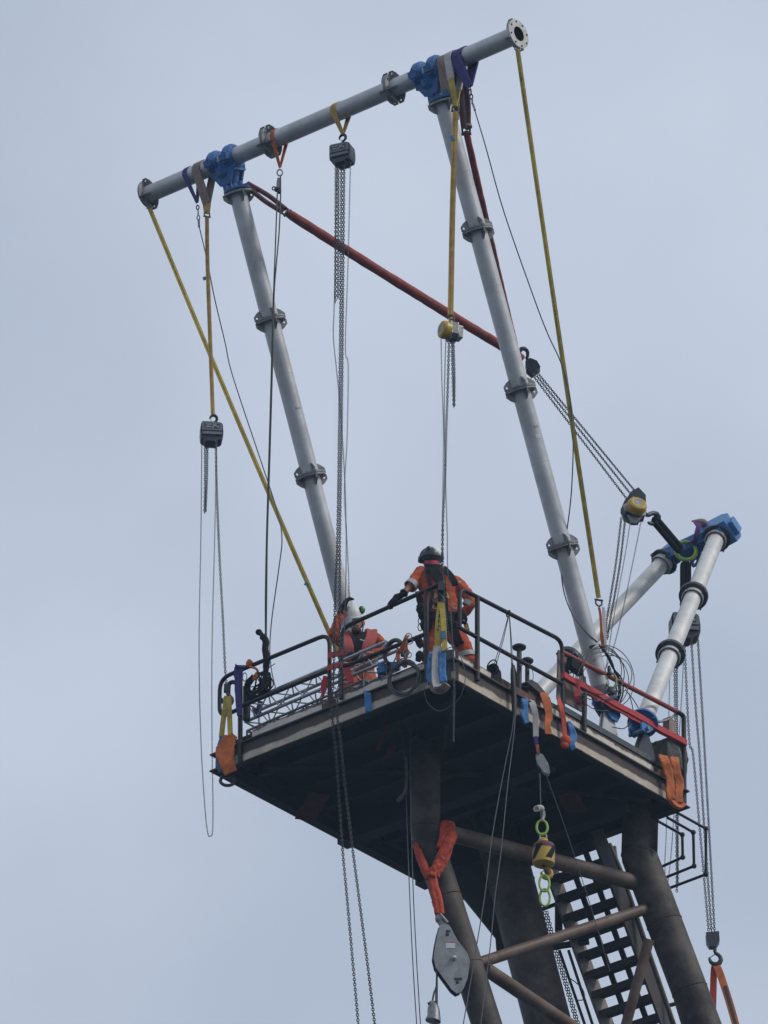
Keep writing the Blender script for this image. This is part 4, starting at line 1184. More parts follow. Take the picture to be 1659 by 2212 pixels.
g0, g1 = f0 + dn_ - EZ * .09 + ER * .10 + EL * .05, f1 + dn_ - EZ * .09 + ER * .10 + EL * .5
truss('smaller dull lattice truss lying flat beneath the long shiny one', [(g0, g1), (g0 + ER * .34, g1 + ER * .34), (g0 - EZ * .12, g1 - EZ * .12), (g0 - EZ * .12 + ER * .34, g1 - EZ * .12 + ER * .34)], 0, 'steel', .02, 16)
for k, a in enumerate((.15, .6, .92)):
    c = lerp(g0, g1, a) - EZ * .12
    hh = (c.z - (N0.z + .42) - .02) / 2
    tag(make('timber_bearer', MB().box(V((c.x, c.y, N0.z + .42 + hh)) + ER * .17, ER * .3, EL * .05, EZ * max(hh, .01)), M['board']), ('timber bearer under the left end of the trusses', 'timber bearer under the middle of the trusses', 'timber bearer under the right end of the trusses')[k], 'timber', 'truss bearers')

# ---- left corner
hp = B(491, 1508, .03)
sl = MB()
for pts in (((190, 945), (165, 1100), (140, 1290), (118, 1490)), ((212, 945), (222, 1100), (230, 1290), (238, 1500))):
    sl.ribbon(smooth(PB(cH, pts, -.10), 4), .075, .016, RX)
lc = tag(make('sling', sl, M['yellow']), 'yellow sling on the hook at the left platform corner', 'sling')
strap(PB(cD, ((247, 430), (228, 490), (217, 560), (222, 620), (238, 680)), -.16), .085, 'bluepad', 'blue sleeve on the yellow sling at the left platform corner', name='wear_sleeve', cat='sleeve', t=.05)
strap(PB(cD, ((330, 420, -.06), (285, 470, -.12), (262, 540, -.16), (272, 610, -.16), (305, 685, -.10)), -.13), [.12, .22, .27, .22, .20], 'orange', 'dirty orange pad round the left end of the platform edge', name='wear_pad', cat='pad', t=.03)
tag(make('pad_eye', MB().torus(B(*cD(281, 738), -.05), V((.2, -1, .2)), .105, .024, 20, 8, 1.0, .85, RX), M['dark']), 'black ring hanging under the left platform corner', 'ring')
tag(make('davit_hook', MB().tube(smooth(PB(cH, ((212, 940), (213, 850), (222, 785), (262, 758), (325, 768)), .12), 5), .032, 10), M['rail']), 'black bent pipe behind the left corner sling', 'pipe')
strap(PB(cH, ((400, 540, .06), (370, 548, -.07), (345, 600, -.075), (338, 800), (345, 1000), (360, 1200)), -.07), [.16, .16, .13, .10, .09, .08], 'purple', 'dark purple strap hung over the left end of guardrail', t=.02)
tag(make('carabiner', MB().torus(B(*cH(428, 690), -.04), V((.6, -1, 0)), .05, .008, 16, 6, .6, 1.6, RX), M['steel']), 'steel carabiner on the purple strap at the left guardrail', 'carabiner')
tag(make('steel_post', MB().tube(PB(cH, ((455, 820), (452, 1260)), .1), .055, 10), M['soot']), 'short black post behind the left guardrail', 'post')
vs_ = strap(PB(cH, ((560, 1100), (590, 1200), (640, 1010)), .5), .08, 'purple', 'purple strap round the trusses near the left corner')
# smoke-black hose end standing above the rail, and the mess of cables on it
fl = MB().tube(smooth(PB(cH, ((612, 92), (660, 140), (706, 215), (700, 320), (716, 430), (712, 560), (700, 700), (690, 880)), -.02), 5), [.036] * 6 + [.05] * 20 + [.042] * 10, 12)
fl.ball(B(*cH(615, 95), -.02), .05, .05, .045)
hs = tag(make('hose_bundle', fl, M['black']), 'black taped hose bundle standing up above left guardrail', 'hose')
make('hose_end', MB().tube(PB(cH, ((640, 170), (655, 185)), -.05), .02, 8), M['black'], hs)
make('cable_tie', MB().tube(PB(cH, ((745, 570), (828, 514)), -.02), .006, 6), M['black'], hs)
mess = MB()
for k in range(26):
    x0 = rnd.uniform(590, 770); 
    mess.tube(smooth(PB(cH, ((x0 * .3 + 480, 610 + rnd.uniform(0, 60)), (x0, 640 + rnd.uniform(0, 60)), (x0 + rnd.uniform(-40, 60), 780 + rnd.uniform(-40, 40)), (x0 - rnd.uniform(0, 160), 890 + rnd.uniform(-60, 60)), (rnd.uniform(480, 560), 950 + rnd.uniform(-20, 40)), (430 + rnd.uniform(0, 60), 800 + rnd.uniform(-30, 60)), (520 + rnd.uniform(0, 90), 650 + rnd.uniform(0, 40))), .02 + rnd.uniform(-.06, .12)), 5), rnd.choice((.008, .010, .013)), 5)
tag(make('cable_coil', mess, M['black']), 'tangled black cables hanging on the left guardrail', 'cable')
lash = MB().tube(smooth(PB(cH, ((470, 500), (520, 490), (500, 550), (560, 570), (600, 610), (570, 660), (545, 720), (590, 690), (575, 640)), -.06), 5), .018, 8)
lash.ball(B(*cH(488, 512), -.06), .05, .05, .07, 10, 6)
tag(make('lashing', lash, M['orange']), 'dirty orange lashing tied round the left guardrail', 'lashing')
# red ties on the two middle posts
for k, (pts, w, lab) in enumerate((((( 1060, 985), (1090, 975), (1190, 950)), .09, 'faded red tie round both middle posts, upper'), (((1055, 1085), (1090, 1075), (1185, 1050)), .08, 'faded red tie round both middle posts, lower'))):
    strap(PB(cA, pts, -.075), w, 'redpad', lab, EZ, name='tie', cat='tie')
strap(PB(cA, ((1045, 1150), (1030, 1230), (1018, 1320)), -.06), [.08, .09, .05], 'redpad', 'red strap end hanging left of the two middle posts')
strap(PB(cA, ((1212, 1080), (1235, 1150), (1255, 1205)), -.06), [.10, .10, .09], 'redpad', 'red strap end hanging right of the two middle posts')
strap(PB(cA, ((1385, 1275, .03), (1390, 1300, -.065), (1395, 1370), (1400, 1445)), -.07), .095, 'bluepad', 'blue strap hanging alone on the left platform face', t=.02)
# blue lever hoist, coil of black hose on the mid rail, orange slings
lh = thing('lever_hoist', 'blue lever hoist lying on the platform edge right of the trusses', 'lever hoist', B(*cG(1050, 1180), .1))
make('body', MB().prism([(-.06, -.08), (.06, -.06), (.07, .06), (-.055, .08)], B(*cG(1030, 1150), .08), RX, EZ, V((0, .05, 0))), M['blue'], lh, bevel=.012)
make('gear_case', MB().prism([(-.10, -.06), (.08, .0), (.11, .08), (-.08, .06)], B(*cG(1220, 1130), .12), RX, EZ, V((0, .06, 0))), M['blue'], lh, bevel=.015)
make('wheel', MB().lathe([(-.03, .001), (-.03, .075), (.03, .075), (.03, .001)], B(*cG(1180, 1120), .08), V((.5, -1, 0)), 20), M['dark'], lh)
make('lever', MB().tube(PB(cG, ((960, 1130), (990, 1290)), .05), .022, 8), M['dark'], lh)
hc = MB()
for k in range(5):
    dx, dy = rnd.uniform(-14, 14), rnd.uniform(-10, 14)
    hc.tube(smooth(PB(cG, [(x + dx, y + dy) for x, y in ((1135, 1050), (1075, 960), (1090, 830), (1150, 720), (1250, 665), (1340, 700), (1390, 800), (1370, 930))], .0 + .03 * k), 5), .022, 8)
tag(make('hose_coil', hc, M['rubber']), 'coil of black hose hung over mid rail left of the standing man', 'hose')
o1 = strap(PB(cG, ((1455, 590, .05), (1430, 620), (1380, 740), (1335, 840), (1290, 900), (1300, 990), (1280, 1010)), -.06), .055, 'orange', 'orange sling tied round the mid rail left of standing man', t=.02, name='sling', cat='sling')
strap(PB(cG, ((1430, 700), (1425, 790), (1440, 880), (1410, 1000), (1420, 1090), (1380, 1110)), -.05), .05, 'orange', 'second dirtier orange sling hanging right of the hose coil', t=.02, name='sling', cat='sling')
rg_ = MB()
for x, y in ((1468, 605), (1488, 690), (1430, 870), (1465, 910), (1350, 1040), (1380, 1010)): rg_.torus(B(*cG(x, y), -.07), V((rnd.uniform(-.5, .5), -1, rnd.uniform(-.3, .3))), .045, .007, 14, 6)
make('rings', rg_, M['steel'], o1, kind='stuff')
# coil of wire rope on the left face near the corner
wc = MB()
for k in range(9):
    rx, ry = 140 + rnd.uniform(-16, 10), 160 + rnd.uniform(-20, 12)
    cx, cy = 278 + rnd.uniform(-12, 12), 1330 + rnd.uniform(-16, 16)
    P = [B(*cB(cx + rx * math.cos(t * math.pi / 12) * (1 if t else 1) - 40 * math.sin(t * math.pi / 12) * .6, cy + ry * math.sin(t * math.pi / 12) * .95), -.09 + .012 * k * .5 + .02 * math.sin(t * 1.3 + k)) for t in range(24)]
    wc.tube(P, .0105, 6, closed=True)
tag(make('wire_rope_coil', wc, M['rope']), 'thick coil of grey wire rope hanging on the left face near the corner', 'coil')
lp = PB(cB, ((560, 1180), (500, 1290), (472, 1400), (470, 1480), (505, 1575), (600, 1645), (705, 1608), (790, 1535), (845, 1410), (852, 1270), (805, 1115), (740, 1045), (670, 1065)), -.16)
tag(make('wire_loop', MB().tube(smooth(lp + [lp[0]], 6), .0055, 6), M['rope']), 'single thin wire loop hanging in front of the corner', 'wire')
# sling at the near corner
sl = MB()
sl.ribbon(smooth(PB(cB, ((625, 618), (610, 720), (598, 860), (594, 1050)), -.15), 4), .085, .02, RX)
sl.ribbon(smooth(PB(cB, ((632, 622), (646, 760), (655, 900), (662, 1075)), -.13), 4), .075, .02, RX)
cs = tag(make('sling', sl, M['yellow']), 'yellow sling with white sleeve on the hook before the standing man', 'sling')
marks(cs, [B(*cB(616, 660), -.15), B(*cB(605, 760), -.15), B(*cB(599, 860), -.15), B(*cB(596, 960), -.15)], RX, (.0, .4), .03, .24)
make('sleeve', MB().ribbon(smooth(PB(cB, ((597, 1035), (585, 1130), (580, 1250), (582, 1360), (600, 1420)), -.17), 4), .125, .04, RX), M['whitepad'], cs, label='white protective sleeve')
make('tag', MB().ribbon(PB(cB, ((648, 885), (654, 960)), -.16), .06, .008, RX), M['bluepad'], cs, label='blue tag')
strap(PB(cB, ((545, 1100), (530, 1190), (522, 1300), (535, 1390)), -.12), .105, 'bluepad', 'blue sleeve at the near corner, left of the white one', name='wear_sleeve', cat='sleeve', t=.05)
strap(PB(cB, ((640, 1075), (636, 1180), (638, 1290), (650, 1375)), -.13), .105, 'bluepad', 'blue sleeve at the near corner, right of the white one', name='wear_sleeve', cat='sleeve', t=.05)
tag(make('wear_pad', MB().ribbon(smooth(PB(cB, ((545, 1395), (590, 1432), (640, 1430), (680, 1385)), -.09), 4), .09, .12, V((0, .6, 1))), M['brownpad']), 'sooty pad under the platform edge at the near corner', 'pad')
# dark square bracket under the slings at the corner
pt('corner_plate', MB().prism([(0, -.24), (.20, -.24), (.20, .24), (0, .24)], B(*cB(655, 1210), -.055), RX, EZ, V((0, .01, 0))), M['soot'])
# ---- right face
rp = MB()
for pts in (((1262, 745), (1200, 980), (1128, 1205)), ((1268, 745), (1212, 990), (1150, 1200)), ((1272, 745), (1284, 930), (1294, 1215)), ((1276, 745), (1296, 1000), (1304, 1215))): rp.tube(PA(cB, pts, -.04), .006, 6)
rp.torus(A(*cB(1265, 722), -.02), V((1, .65, 0)), .045, .012, 14, 6)
drope = tag(make('tie_rope', rp, M['rope']), 'thin grey ropes tied in a triangle to the right top rail', 'rope')
mess = MB()
for k in range(7):
    mess.torus(A(*cB(1122 + rnd.uniform(-25, 25), 1232 + rnd.uniform(-25, 25)), .02), V((rnd.uniform(-1, 1), -1, rnd.uniform(-.6, .6))), .07 + rnd.uniform(-.02, .02), .010, 16, 6)
mess.prism([(-.12, -.14), (.14, -.2), (.1, .05), (-.05, .1)], A(*cB(1130, 1280), .05), ER, EZ, EL * .04)
tag(make('cable_coil', mess, M['black']), 'small clump of black cable on the right platform edge', 'cable')
bh = thing('sheathed_wires', 'black sheathed pair of wires running down right face and under platform', 'wire rope', A(*cB(1310, 1215), -.08))
make('sheath', MB().tube(smooth(PA(cB, ((1302, 1190), (1308, 1330), (1318, 1520), (1320, 1700)), -.09), 4), [.012, .02, .03, .034] + [.036] * 9, 10), M['rubber'], bh)
make('tape_end', MB().tube(smooth(PA(cB, ((1310, 1210), (1335, 1300), (1338, 1400)), -.10), 4), .018, 8), M['black'], bh)
yw = A(*cB(1320, 1700), -.12).y
make('wire', MB().tube(smooth(PY(cE, ((922, -60), (905, 60), (850, 330), (780, 720), (733, 1098), (680, 1430), (585, 1990)), yw), 5), .0085, 6), M['wire'], bh)
make('wire', MB().tube(smooth(PY(cE, ((928, -60), (922, 60), (880, 400), (835, 850), (797, 1130), (770, 1420), (730, 1750), (700, 2000)), yw), 5), .0085, 6), M['wire'], bh)
for k, (x, y0, y1, lab) in enumerate(((1367, 1050, 1420, 'taller black mushroom topped post on the right platform edge'), (1443, 1180, 1395, 'shorter black mushroom topped post on the right platform edge'))):
    t = thing('bollard_post', lab, 'post', A(*cB(x, y1), .08), 'mushroom topped posts')
    p0, p1 = A(*cB(x, y0), .08), A(*cB(x, y1), .08)
    make('post', MB().tube([p1 - EZ * .05, p0], .036 if k == 0 else .032, 12), M['soot'], t)
    make('cap', MB().lathe([(-.02, .03), (0, .095 - .01 * k), (.025, .10 - .01 * k), (.045, .07), (.05, .001)], p0, EZ, 24), M['soot'], t)
tag(make('wire_loop', MB().torus(A(*cB(1425, 1310), .0), V((.6, -1, 0)), .16, .005, 24, 5, .7, 1.3, RX), M['rope']), 'thin wire loop behind the shorter mushroom post', 'wire')
tag(make('base_plate', MB().prism([(-.2, -.02), (.35, -.12), (.32, -.06), (.05, .06), (-.1, .06)], A(*cB(1470, 1425), .06), ER, EZ, EL * .10), M['soot']), 'sooty plate at the foot of the mushroom posts', 'plate')
strap(PA(cC, ((352, 600, .05), (345, 622), (350, 680), (345, 720), (362, 775)), -.08), [.06, .11, .09, .11, .10], 'bluepad', 'blue crumpled strap at left of the white strap on right face', V((1, .5, 0)), name='wear_sleeve', cat='strap', t=.04)
w1 = strap(PA(cC, ((375, 610, .05), (398, 632, -.06), (415, 680), (424, 750), (425, 868)), -.10), [.06, .09, .085, .085, .08], 'whitepad', 'white strap holding pulley block on the right face', t=.018)
make('strap_end', MB().ribbon(smooth(PA(cC, ((424, 866), (428, 910), (436, 950)), -.10), 4), .055, .02, RX), M['purple'], w1, label='dark purple lower part')
make('tie', MB().ribbon(smooth(PA(cC, ((436, 925), (438, 960), (444, 985)), -.11), 4), .045, .03, RX), M['orange'], w1, label='orange tie')
strap(PA(cC, ((462, 548, .05), (480, 575, -.07), (505, 650), (516, 720), (505, 780), (512, 850)), -.10), [.10, .12, .12, .11, .09, .10], 'orange', 'bright orange strap beside the white one on the right face', V((1, .4, 0)), t=.018)
strap(PA(cC, ((583, 600, .0), (600, 660), (617, 740), (622, 800), (628, 870)), -.08), [.06, .07, .07, .07, .06], 'redorange', 'red strap with a knot beside the post on right face', V((1, .4, 0)), t=.018)
tag(make('knot', MB().ball(A(*cC(632, 890), -.10), .08, .05, .08, 10, 6).ball(A(*cC(625, 925), -.09), .06, .04, .06, 10, 6), M['redorange']), 'knotted dirty red strap end under the right platform edge', 'knot')
strap(PA(cC, ((655, 765, .03), (668, 800), (682, 860), (672, 920), (688, 960)), -.07), [.06, .10, .12, .10, .09], 'bluepad', 'blue crumpled strap right of red knotted one', V((1, .4, 0)), t=.04, name='wear_sleeve', cat='strap')
# red webbing on the far right section
wb = MB()
P0, P1 = A(*cC(612, 437), -.05), A(*cC(1470, 915), -.05)
wb.ribbon([lerp(P0, P1, k / 20) - EZ * (.006 * math.sin(k * .9)) for k in range(21)], [.09 + .006 * math.sin(k * 1.7) for k in range(21)], .065, EZ)
wb.ribbon([lerp(P0, P1, .2 + .5 * k / 10) - EZ * (.062 + .006 * math.sin(k * 2.0)) for k in range(11)], .06, .02, EZ)
tag(make('barrier_webbing', wb, M['redpad']), 'bright red webbing stretched as mid rail on right', 'webbing')
strap(PA(cC, ((722, 470), (718, 520), (712, 590)), -.10), [.07, .07, .075], 'redpad', 'red strap hanging from the webbing before the brown board', t=.02)
strap(PA(cC, ((708, 585), (722, 620), (752, 658)), -.10), [.09, .06, .015], 'pinkred', 'crimson cloth end under the short red strap', name='cloth', cat='cloth')
tag(make('rail_clamp', MB().prism([(-.14, -.06), (.12, -.1), (.13, .07), (-.13, .1)], A(*cC(700, 378), -.02), ER, EZ, EL * .05), M['black']), 'black clamp box on the red guardrail', 'clamp')
bp = PA(cC, ((580, 262), (570, 600), (700, 670), (778, 712), (778, 560), (770, 450), (735, 440), (700, 520), (655, 430), (640, 330)), .10)
bd = MB(); c_ = bp[0]
bd.prism([((p - c_).dot(ER), (p - c_).z) for p in bp], c_, ER, EZ, EL * .012)
tag(make('ragged_board', bd, M['board']), 'ragged brown board standing behind the right guardrail', 'board')
# looped cables at the foot of the right mast
lo = thing('cable_loops', 'big loose loops of grey cable hung at foot of the right mast', 'cable', A(*cC(900, 300), .0))
for k in range(6):
    cx, cy = 895 + rnd.uniform(-40, 60), 445 + rnd.uniform(-50, 40)
    rx, ry = rnd.uniform(110, 185), rnd.uniform(150, 235)
    ph = rnd.uniform(-.5, .3)
    P = []
    for t in range(28):
        u = 2 * math.pi * t / 28
        x, y = rx * math.cos(u), ry * math.sin(u)
        P.append(A(*cC(cx + x * math.cos(ph) - y * math.sin(ph), cy + x * math.sin(ph) + y * math.cos(ph)), -.06 + .12 * math.sin(u + k) * .5))
    make('cable_turn', MB().tube(P, .0068, 6, closed=True), M['rope'], lo)
hb = MB()
for k in range(6):
    o = rnd.uniform(-12, 12)
    hb.tube(smooth(PA(cC, ((800 + k * 6, 240 + o * .4), (850, 222 + o), (890, 255 + o * .3), (930, 310 + o), (965, 380 + o), (1000 + o * 2, 460), (1010 + o * 2, 560), (985 + o * 2, 640)), -.03 + .01 * k), 5), .012, 6)
make('cable_bundle', hb, M['black'], lo)
make('trailing_cable', MB().tube(smooth(PA(cC, ((1075, 560), (1105, 690), (1085, 760), (1040, 810), (960, 800)), -.02), 5), .008, 6), M['rope'], lo)
make('trailing_cable', MB().tube(smooth(PA(cC, ((1050, 540), (1100, 600), (1142, 668)), -.02), 5), .008, 6), M['rope'], lo)
lime = thing('lifting_link', 'worn lime link hanging in front of red guardrail by the right mast', 'ring', A(*cC(952, 475), -.08), 'lime green links')
make('ring', MB().torus(A(*cC(952, 475), -.08), V((.3, -1, 0)), .10, .016, 24, 8, .72, 1.25, RX), M['limedull'], lime)
make('upper_fitting', MB().tube(smooth(PA(cC, ((935, 375), (938, 400), (942, 432)), -.08), 3), [.025, .02, .03, .03, .03, .04, .045], 8), M['dark'], lime)
make('lower_fitting', MB().ball(A(*cC(950, 555), -.06), .07, .05, .07).tube(PA(cC, ((945, 520), (952, 580)), -.06), .03, 8), M['dark'], lime)
# tarpaulin covered machine in the right corner
tp = thing('covered_machine', 'dark tarpaulin covered machine in the right corner of the platform', 'machine', D(.15, 4.8, .47))
tb = MB().prism([(-.24, -.34), (.24, -.34), (.26, .0), (.20, .14), (.05, .20), (-.10, .12), (-.22, .08)], A(*cC(1350, 965), .14), ER, EZ, EL * .16)
crumple(make('cover', tb, M['tarp'], tp), .016, .06, .12)
make('top_block', MB().prism([(-.08, -.12), (.08, -.1), (.1, .1), (-.06, .14)], A(*cC(1355, 800), .06), ER, EZ, EL * .06), M['brownpad'], tp, bevel=.02)
make('pipe', MB().tube(smooth(PA(cC, ((1280, 765), (1340, 750), (1400, 715)), .02), 4), .02, 8), M['steel'], tp)
make('side_tube', MB().tube(PA(cC, ((1415, 930), (1435, 1010)), .0), .02, 8), M['steel'], tp)
# orange slings at the right corner
strap(PA(cC, ((1310, 1000, .02), (1322, 1030), (1345, 1100), (1362, 1180), (1362, 1260), (1372, 1310)), -.14), [.13, .16, .15, .13, .14, .14], 'orange', 'left one of two broad orange slings over the right corner', V((1, .45, 0)), name='sling', cat='sling', t=.03)
strap(PA(cC, ((1392, 1010, .02), (1394, 1040), (1405, 1110), (1428, 1190), (1420, 1270), (1425, 1330)), -.15), [.12, .15, .15, .15, .13, .15], 'orange', 'right one of two broad orange slings over the right corner', V((1, .45, 0)), name='sling', cat='sling', t=.03)
tag(make('sling', MB().ribbon(smooth(PA(cC, ((1362, 1300), (1385, 1330), (1420, 1345), (1448, 1330)), -.12), 4), .13, .05, V((0, .5, 1))), M['orange']), 'orange sling turn passing under the right corner beam', 'sling')
# straps seen below the platform
def under_patch(c, pts, lab, m='darkred', w=.14):
    tag(make('strap', MB().ribbon(smooth([H(*c(x, y), -.06) for x, y in pts], 4), w, .015, RX), M[m]), lab, 'strap', 'straps on the underside')
under_patch(cC, ((640, 1265), (670, 1320), (715, 1395)), 'dark orange strap on the underside near the right corner', w=.3)
under_patch(cD, ((930, 830), (880, 900), (820, 1010)), 'dim orange strap on the underside near the far left edge', 'darkred', .3)
under_patch(cD, ((1395, 350), (1360, 440), (1325, 525)), 'thin red strap on the underside left of the front leg', w=.06)
under_patch(cD, ((1432, 500), (1415, 545), (1398, 575)), 'short red strap on the underside beside front leg', w=.09)

# ================================================================== THINGS HANGING BELOW
AH = -.12
pb_ = thing('pulley_block', 'small grey pulley block with a red mark hanging below white strap', 'pulley', A(*cE(1105, 250), AH))
o_ = [(-.05, .14), (.0, .17), (.05, .13), (.085, -.02), (.07, -.15), (.03, -.19), (-.02, -.15), (-.07, .0)]
for s_ in (-1, 1): make('cheek', MB().prism(o_, A(*cE(1108, 258), AH) + V((0, .03 * s_, 0)), V((.97, 0, .1)), V((-.28, 0, .96)), V((0, .008, 0))), M['steel'], pb_)
make('sheave', MB().lathe([(-.02, .001), (-.02, .07), (.02, .07), (.02, .001)], A(*cE(1112, 268), AH), V((0, 1, 0)), 20), M['dark'], pb_)
make('red_mark', MB().prism([(-.03, -.03), (.03, -.03), (.03, .03), (-.03, .03)], A(*cE(1110, 262), AH) + V((0, -.04, 0)), RX, EZ, V((0, .002, 0))), M['redpad'], pb_)
ph = thing('crane_hook', 'yellow and black striped ball hook hanging on a thin rope under the platform', 'hook block', A(*cE(1118, 860), AH), None)
make('rope', MB().tube(PA(cE, ((1093, 320), (1100, 545)), AH), .008, 6), M['wire'], ph)
make('rope', MB().tube(smooth(PA(cE, ((1130, 318), (1240, 620), (1330, 890), (1430, 1200), (1560, 1640)), AH), 4), .006, 6), M['wire'], ph)
clp = MB().ball(A(*cE(1092, 553), AH), .07, .05, .05, 10, 6).torus(A(*cE(1072, 556), AH), V((.2, 1, 0)), .04, .010, 12, 6)
make('rope_clamp', clp, M['whitepad'], ph)
make('swivel', MB().tube(PA(cE, ((1110, 570), (1115, 600), (1108, 638)), AH), [.04, .035, .025], 8), M['steel'], ph)
make('link', MB().torus(A(*cE(1108, 680), AH), V((.15, -1, 0)), .10, .018, 28, 8, .75, 1.12, RX), M['lime'], ph, label='bright lime link')
make('shackle', shackle(MB(), A(*cE(1116, 742), AH), V((.9, .3, 0)).normalized(), EZ, .05, .016), M['steel'], ph)
bc = A(*cE(1119, 858), AH)
bd_ = (V((-.02, 0, 1)) + V((.05, 0, 0))).normalized()
ball = make('ball', MB().lathe([(-.175, .03), (-.17, .12), (-.15, .152), (.10, .157), (.145, .14), (.17, .09), (.225, .04), (.24, .001)], bc, bd_, 32), M['hoistyellow'], ph)
def stripe(t0, t1, a0, a1):
    mb = MB(); n = 8; nt = 8
    ax = bd_; x = perp(ax); y = ax.cross(x)
    for k in range(n + 1):
        for j in range(nt + 1):
            tt = t0 + (t1 - t0) * j / nt
            a = a0 + (a1 - a0) * k / n + (tt - t0) * 3.6
            r = .152 + (tt + .15) * .02 + .0025
            mb.v.append(bc + ax * tt + (x * math.cos(a) + y * math.sin(a)) * r)
    for k in range(n):
        for j in range(nt):
            i = k * (nt + 1) + j
            mb.face((i, i + 1, i + nt + 2, i + nt + 1), True)
    make('black_stripe', mb, M['black'], ball)
for k in range(4): stripe(-.11, .10, k * math.pi / 2 + .15, k * math.pi / 2 + .75)
make('top_band', MB().lathe([(.06, .1585), (.10, .1592), (.147, .1425)], bc, bd_, 32), M['sleevedark'], ball)
make('bail', MB().torus(A(*cE(1115, 775), AH), V((.1, -1, 0)), .055, .02, 18, 8), M['hoistyellow'], ph)
hook(ph, A(*cE(1138, 985), AH), V((1, 0, 0)), EZ, .07, 'hoistyellow')
for k, (x, y, lab) in enumerate(((1124, 1050, 'upper one of two lime links hanging on the yellow hook'), (1127, 1145, 'lower one of two lime links hanging on the yellow hook'))):
    tag(make('lifting_link', MB().torus(A(*cE(x, y), AH), V((.3, -1, 0)) if k else V((.2, -1, .1)), .125, .017, 28, 8, .55, 1.08, RX), M['lime']), lab, 'ring', 'lime green links')
# orange-red choker on the front leg with the big snatch block
yF = yA - .26
ch = thing('choker_sling', 'red orange choker sling wrapped round the front tower leg', 'sling', Y(*cE(380, 990), yF))
s1 = MB()
s1.tube(smooth(PY(cE, ((268, 795, .18), (290, 850, .10), (322, 935, .02), (366, 1015, -.02)), yF), 5), [.05] * 5 + [.06] * 5 + [.065] * 6, 10)
s1.tube(smooth(PY(cE, ((512, 730, .14), (482, 800, .02), (430, 890), (372, 1010, -.02)), yF - .03), 5), [.08] * 5 + [.075] * 5 + [.065] * 6, 10)
s1.tube(smooth(PY(cE, ((500, 800, .12), (470, 890, .04), (400, 1010)), yF + .01), 5), .05, 10)
crumple(make('strap', s1, M['redorange'], ch), .014, .035, .06)
crumple(make('sleeve', MB().ribbon(smooth(PY(cE, ((466, 640, .3), (482, 690, .18), (476, 760, .06), (455, 825, .02)), yF - .03), 5), [.06, .14] + [.22] * 14, .06, V((.95, 0, .1))), M['redorange'], ch, label='red doubled sleeve'), .014, .03, .08)
s2 = MB()
for o in (-13, 15):
    s2.tube(smooth(PY(cE, ((376 + o * .6, 1000), (392 + o, 1080), (413 + o * 1.2, 1170), (428 + o * .8, 1258)), yF - .02), 5), .044, 10)
crumple(make('hanging_legs', s2, M['redorange'], ch), .013, .022, .07)
sb = thing('snatch_block', 'big grey teardrop snatch block hanging in front of the lower left leg', 'pulley', Y(*cE(510, 1560), yF))
tdp = [(425, 1348), (455, 1338), (488, 1350), (540, 1440), (608, 1520), (628, 1572), (615, 1680), (590, 1745), (572, 1772), (545, 1783), (512, 1760), (455, 1690), (400, 1620), (384, 1560), (394, 1480), (410, 1400)]
PP = [Y(*cE(x, y), yF) for x, y in tdp]; cc = Y(*cE(510, 1560), yF)
nn = V((.10, -.98, -.12)).normalized(); ux = (RX - nn * nn.dot(RX)).normalized(); uy = nn.cross(ux) * 1
if uy.z < 0: uy = -uy
ol = [((p - cc).dot(ux), (p - cc).dot(uy)) for p in PP]
M['blockgrey'] = mat('block_plate_steel', (.34, .355, .36), .5, .35, .10, 9, (.22, .22, .21), .35, 7, .15)
fc = make('cheek_plate', MB().prism(ol, cc + nn * .065, ux, uy, nn * .012), M['blockgrey'], sb, bevel=.006)
make('cheek_plate', MB().prism([(u - .012, v) for u, v in ol], cc - nn * .065, ux, uy, nn * .012), M['dark'], sb)
make('sheave', MB().lathe([(-.05, .02), (-.05, .17), (-.02, .145), (.02, .145), (.05, .17), (.05, .02)], cc, nn, 28), M['dark'], sb)
make('spacer', MB().prism([(u * .93, v * .96) for u, v in ol], cc, ux, uy, nn * .045), M['dark'], sb)
bl_ = Y(*cE(520, 1558), yF) + nn * .082
make('centre_bolt', MB().lathe([(0, .04), (.02, .04), (.02, .0005)], bl_, nn, 6, False).ball(bl_ + nn * .02, .03), M['flange_face'], fc)
onp = lambda x, y, h: (lambda p: cc + ux * (p - cc).dot(ux) + uy * (p - cc).dot(uy) + nn * h)(Y(*cE(x, y), yF))
lb = onp(495, 1478, .079)
make('label_plate', MB().box(lb, ux * .065, uy * .04, nn * .0015), M['print'], fc)
make('label_stripe', MB().box(lb + uy * .044, ux * .065, uy * .006, nn * .0025), M['redpad'], fc)
for x, y, w in ((478, 1388, .03), (550, 1690, .055)):
    q_ = onp(x, y, .078)
    make('latch_slot', MB().box(q_, ux * w, uy * .018, nn * .003).ball(q_ - uy * .045 - ux * .01, .026, .012, .026), M['dark'], fc)
hd_ = MB().tube(smooth(PY(cE, ((418, 1235), (425, 1280), (440, 1310), (455, 1345)), yF), 4), [.03, .04, .05, .05, .06, .065, .06, .055, .05, .05, .05, .05, .05], 10)
hd_.tube(PY(cE, ((432, 1255), (482, 1312)), yF - .05), .022, 8)
make('shackle', hd_, M['steel'], sb)
rw = thing('rope_socket', 'grey rope socket hanging on a short doubled rope at the bottom edge', 'fitting', Y(*cE(390, 1890), yF))
for o in (-7, 7): make('rope', MB().tube(smooth(PY(cE, ((411, 1630), (408, 1730), (398 + o, 1780), (392 + o * 2, 1850)), yF), 4), .013, 8), M['rope'], rw)
make('rope', MB().tube(PY(cE, ((411, 1630), (412, 1870)), yF + .02), .012, 8), M['rope'], rw)
make('socket', MB().tube(smooth(PY(cE, ((372, 1838), (385, 1870), (390, 1930), (385, 1965)), yF), 3), [.045, .05, .06, .075, .085, .09, .09, .10, .105, .11][:10], 14), M['steel'], rw)
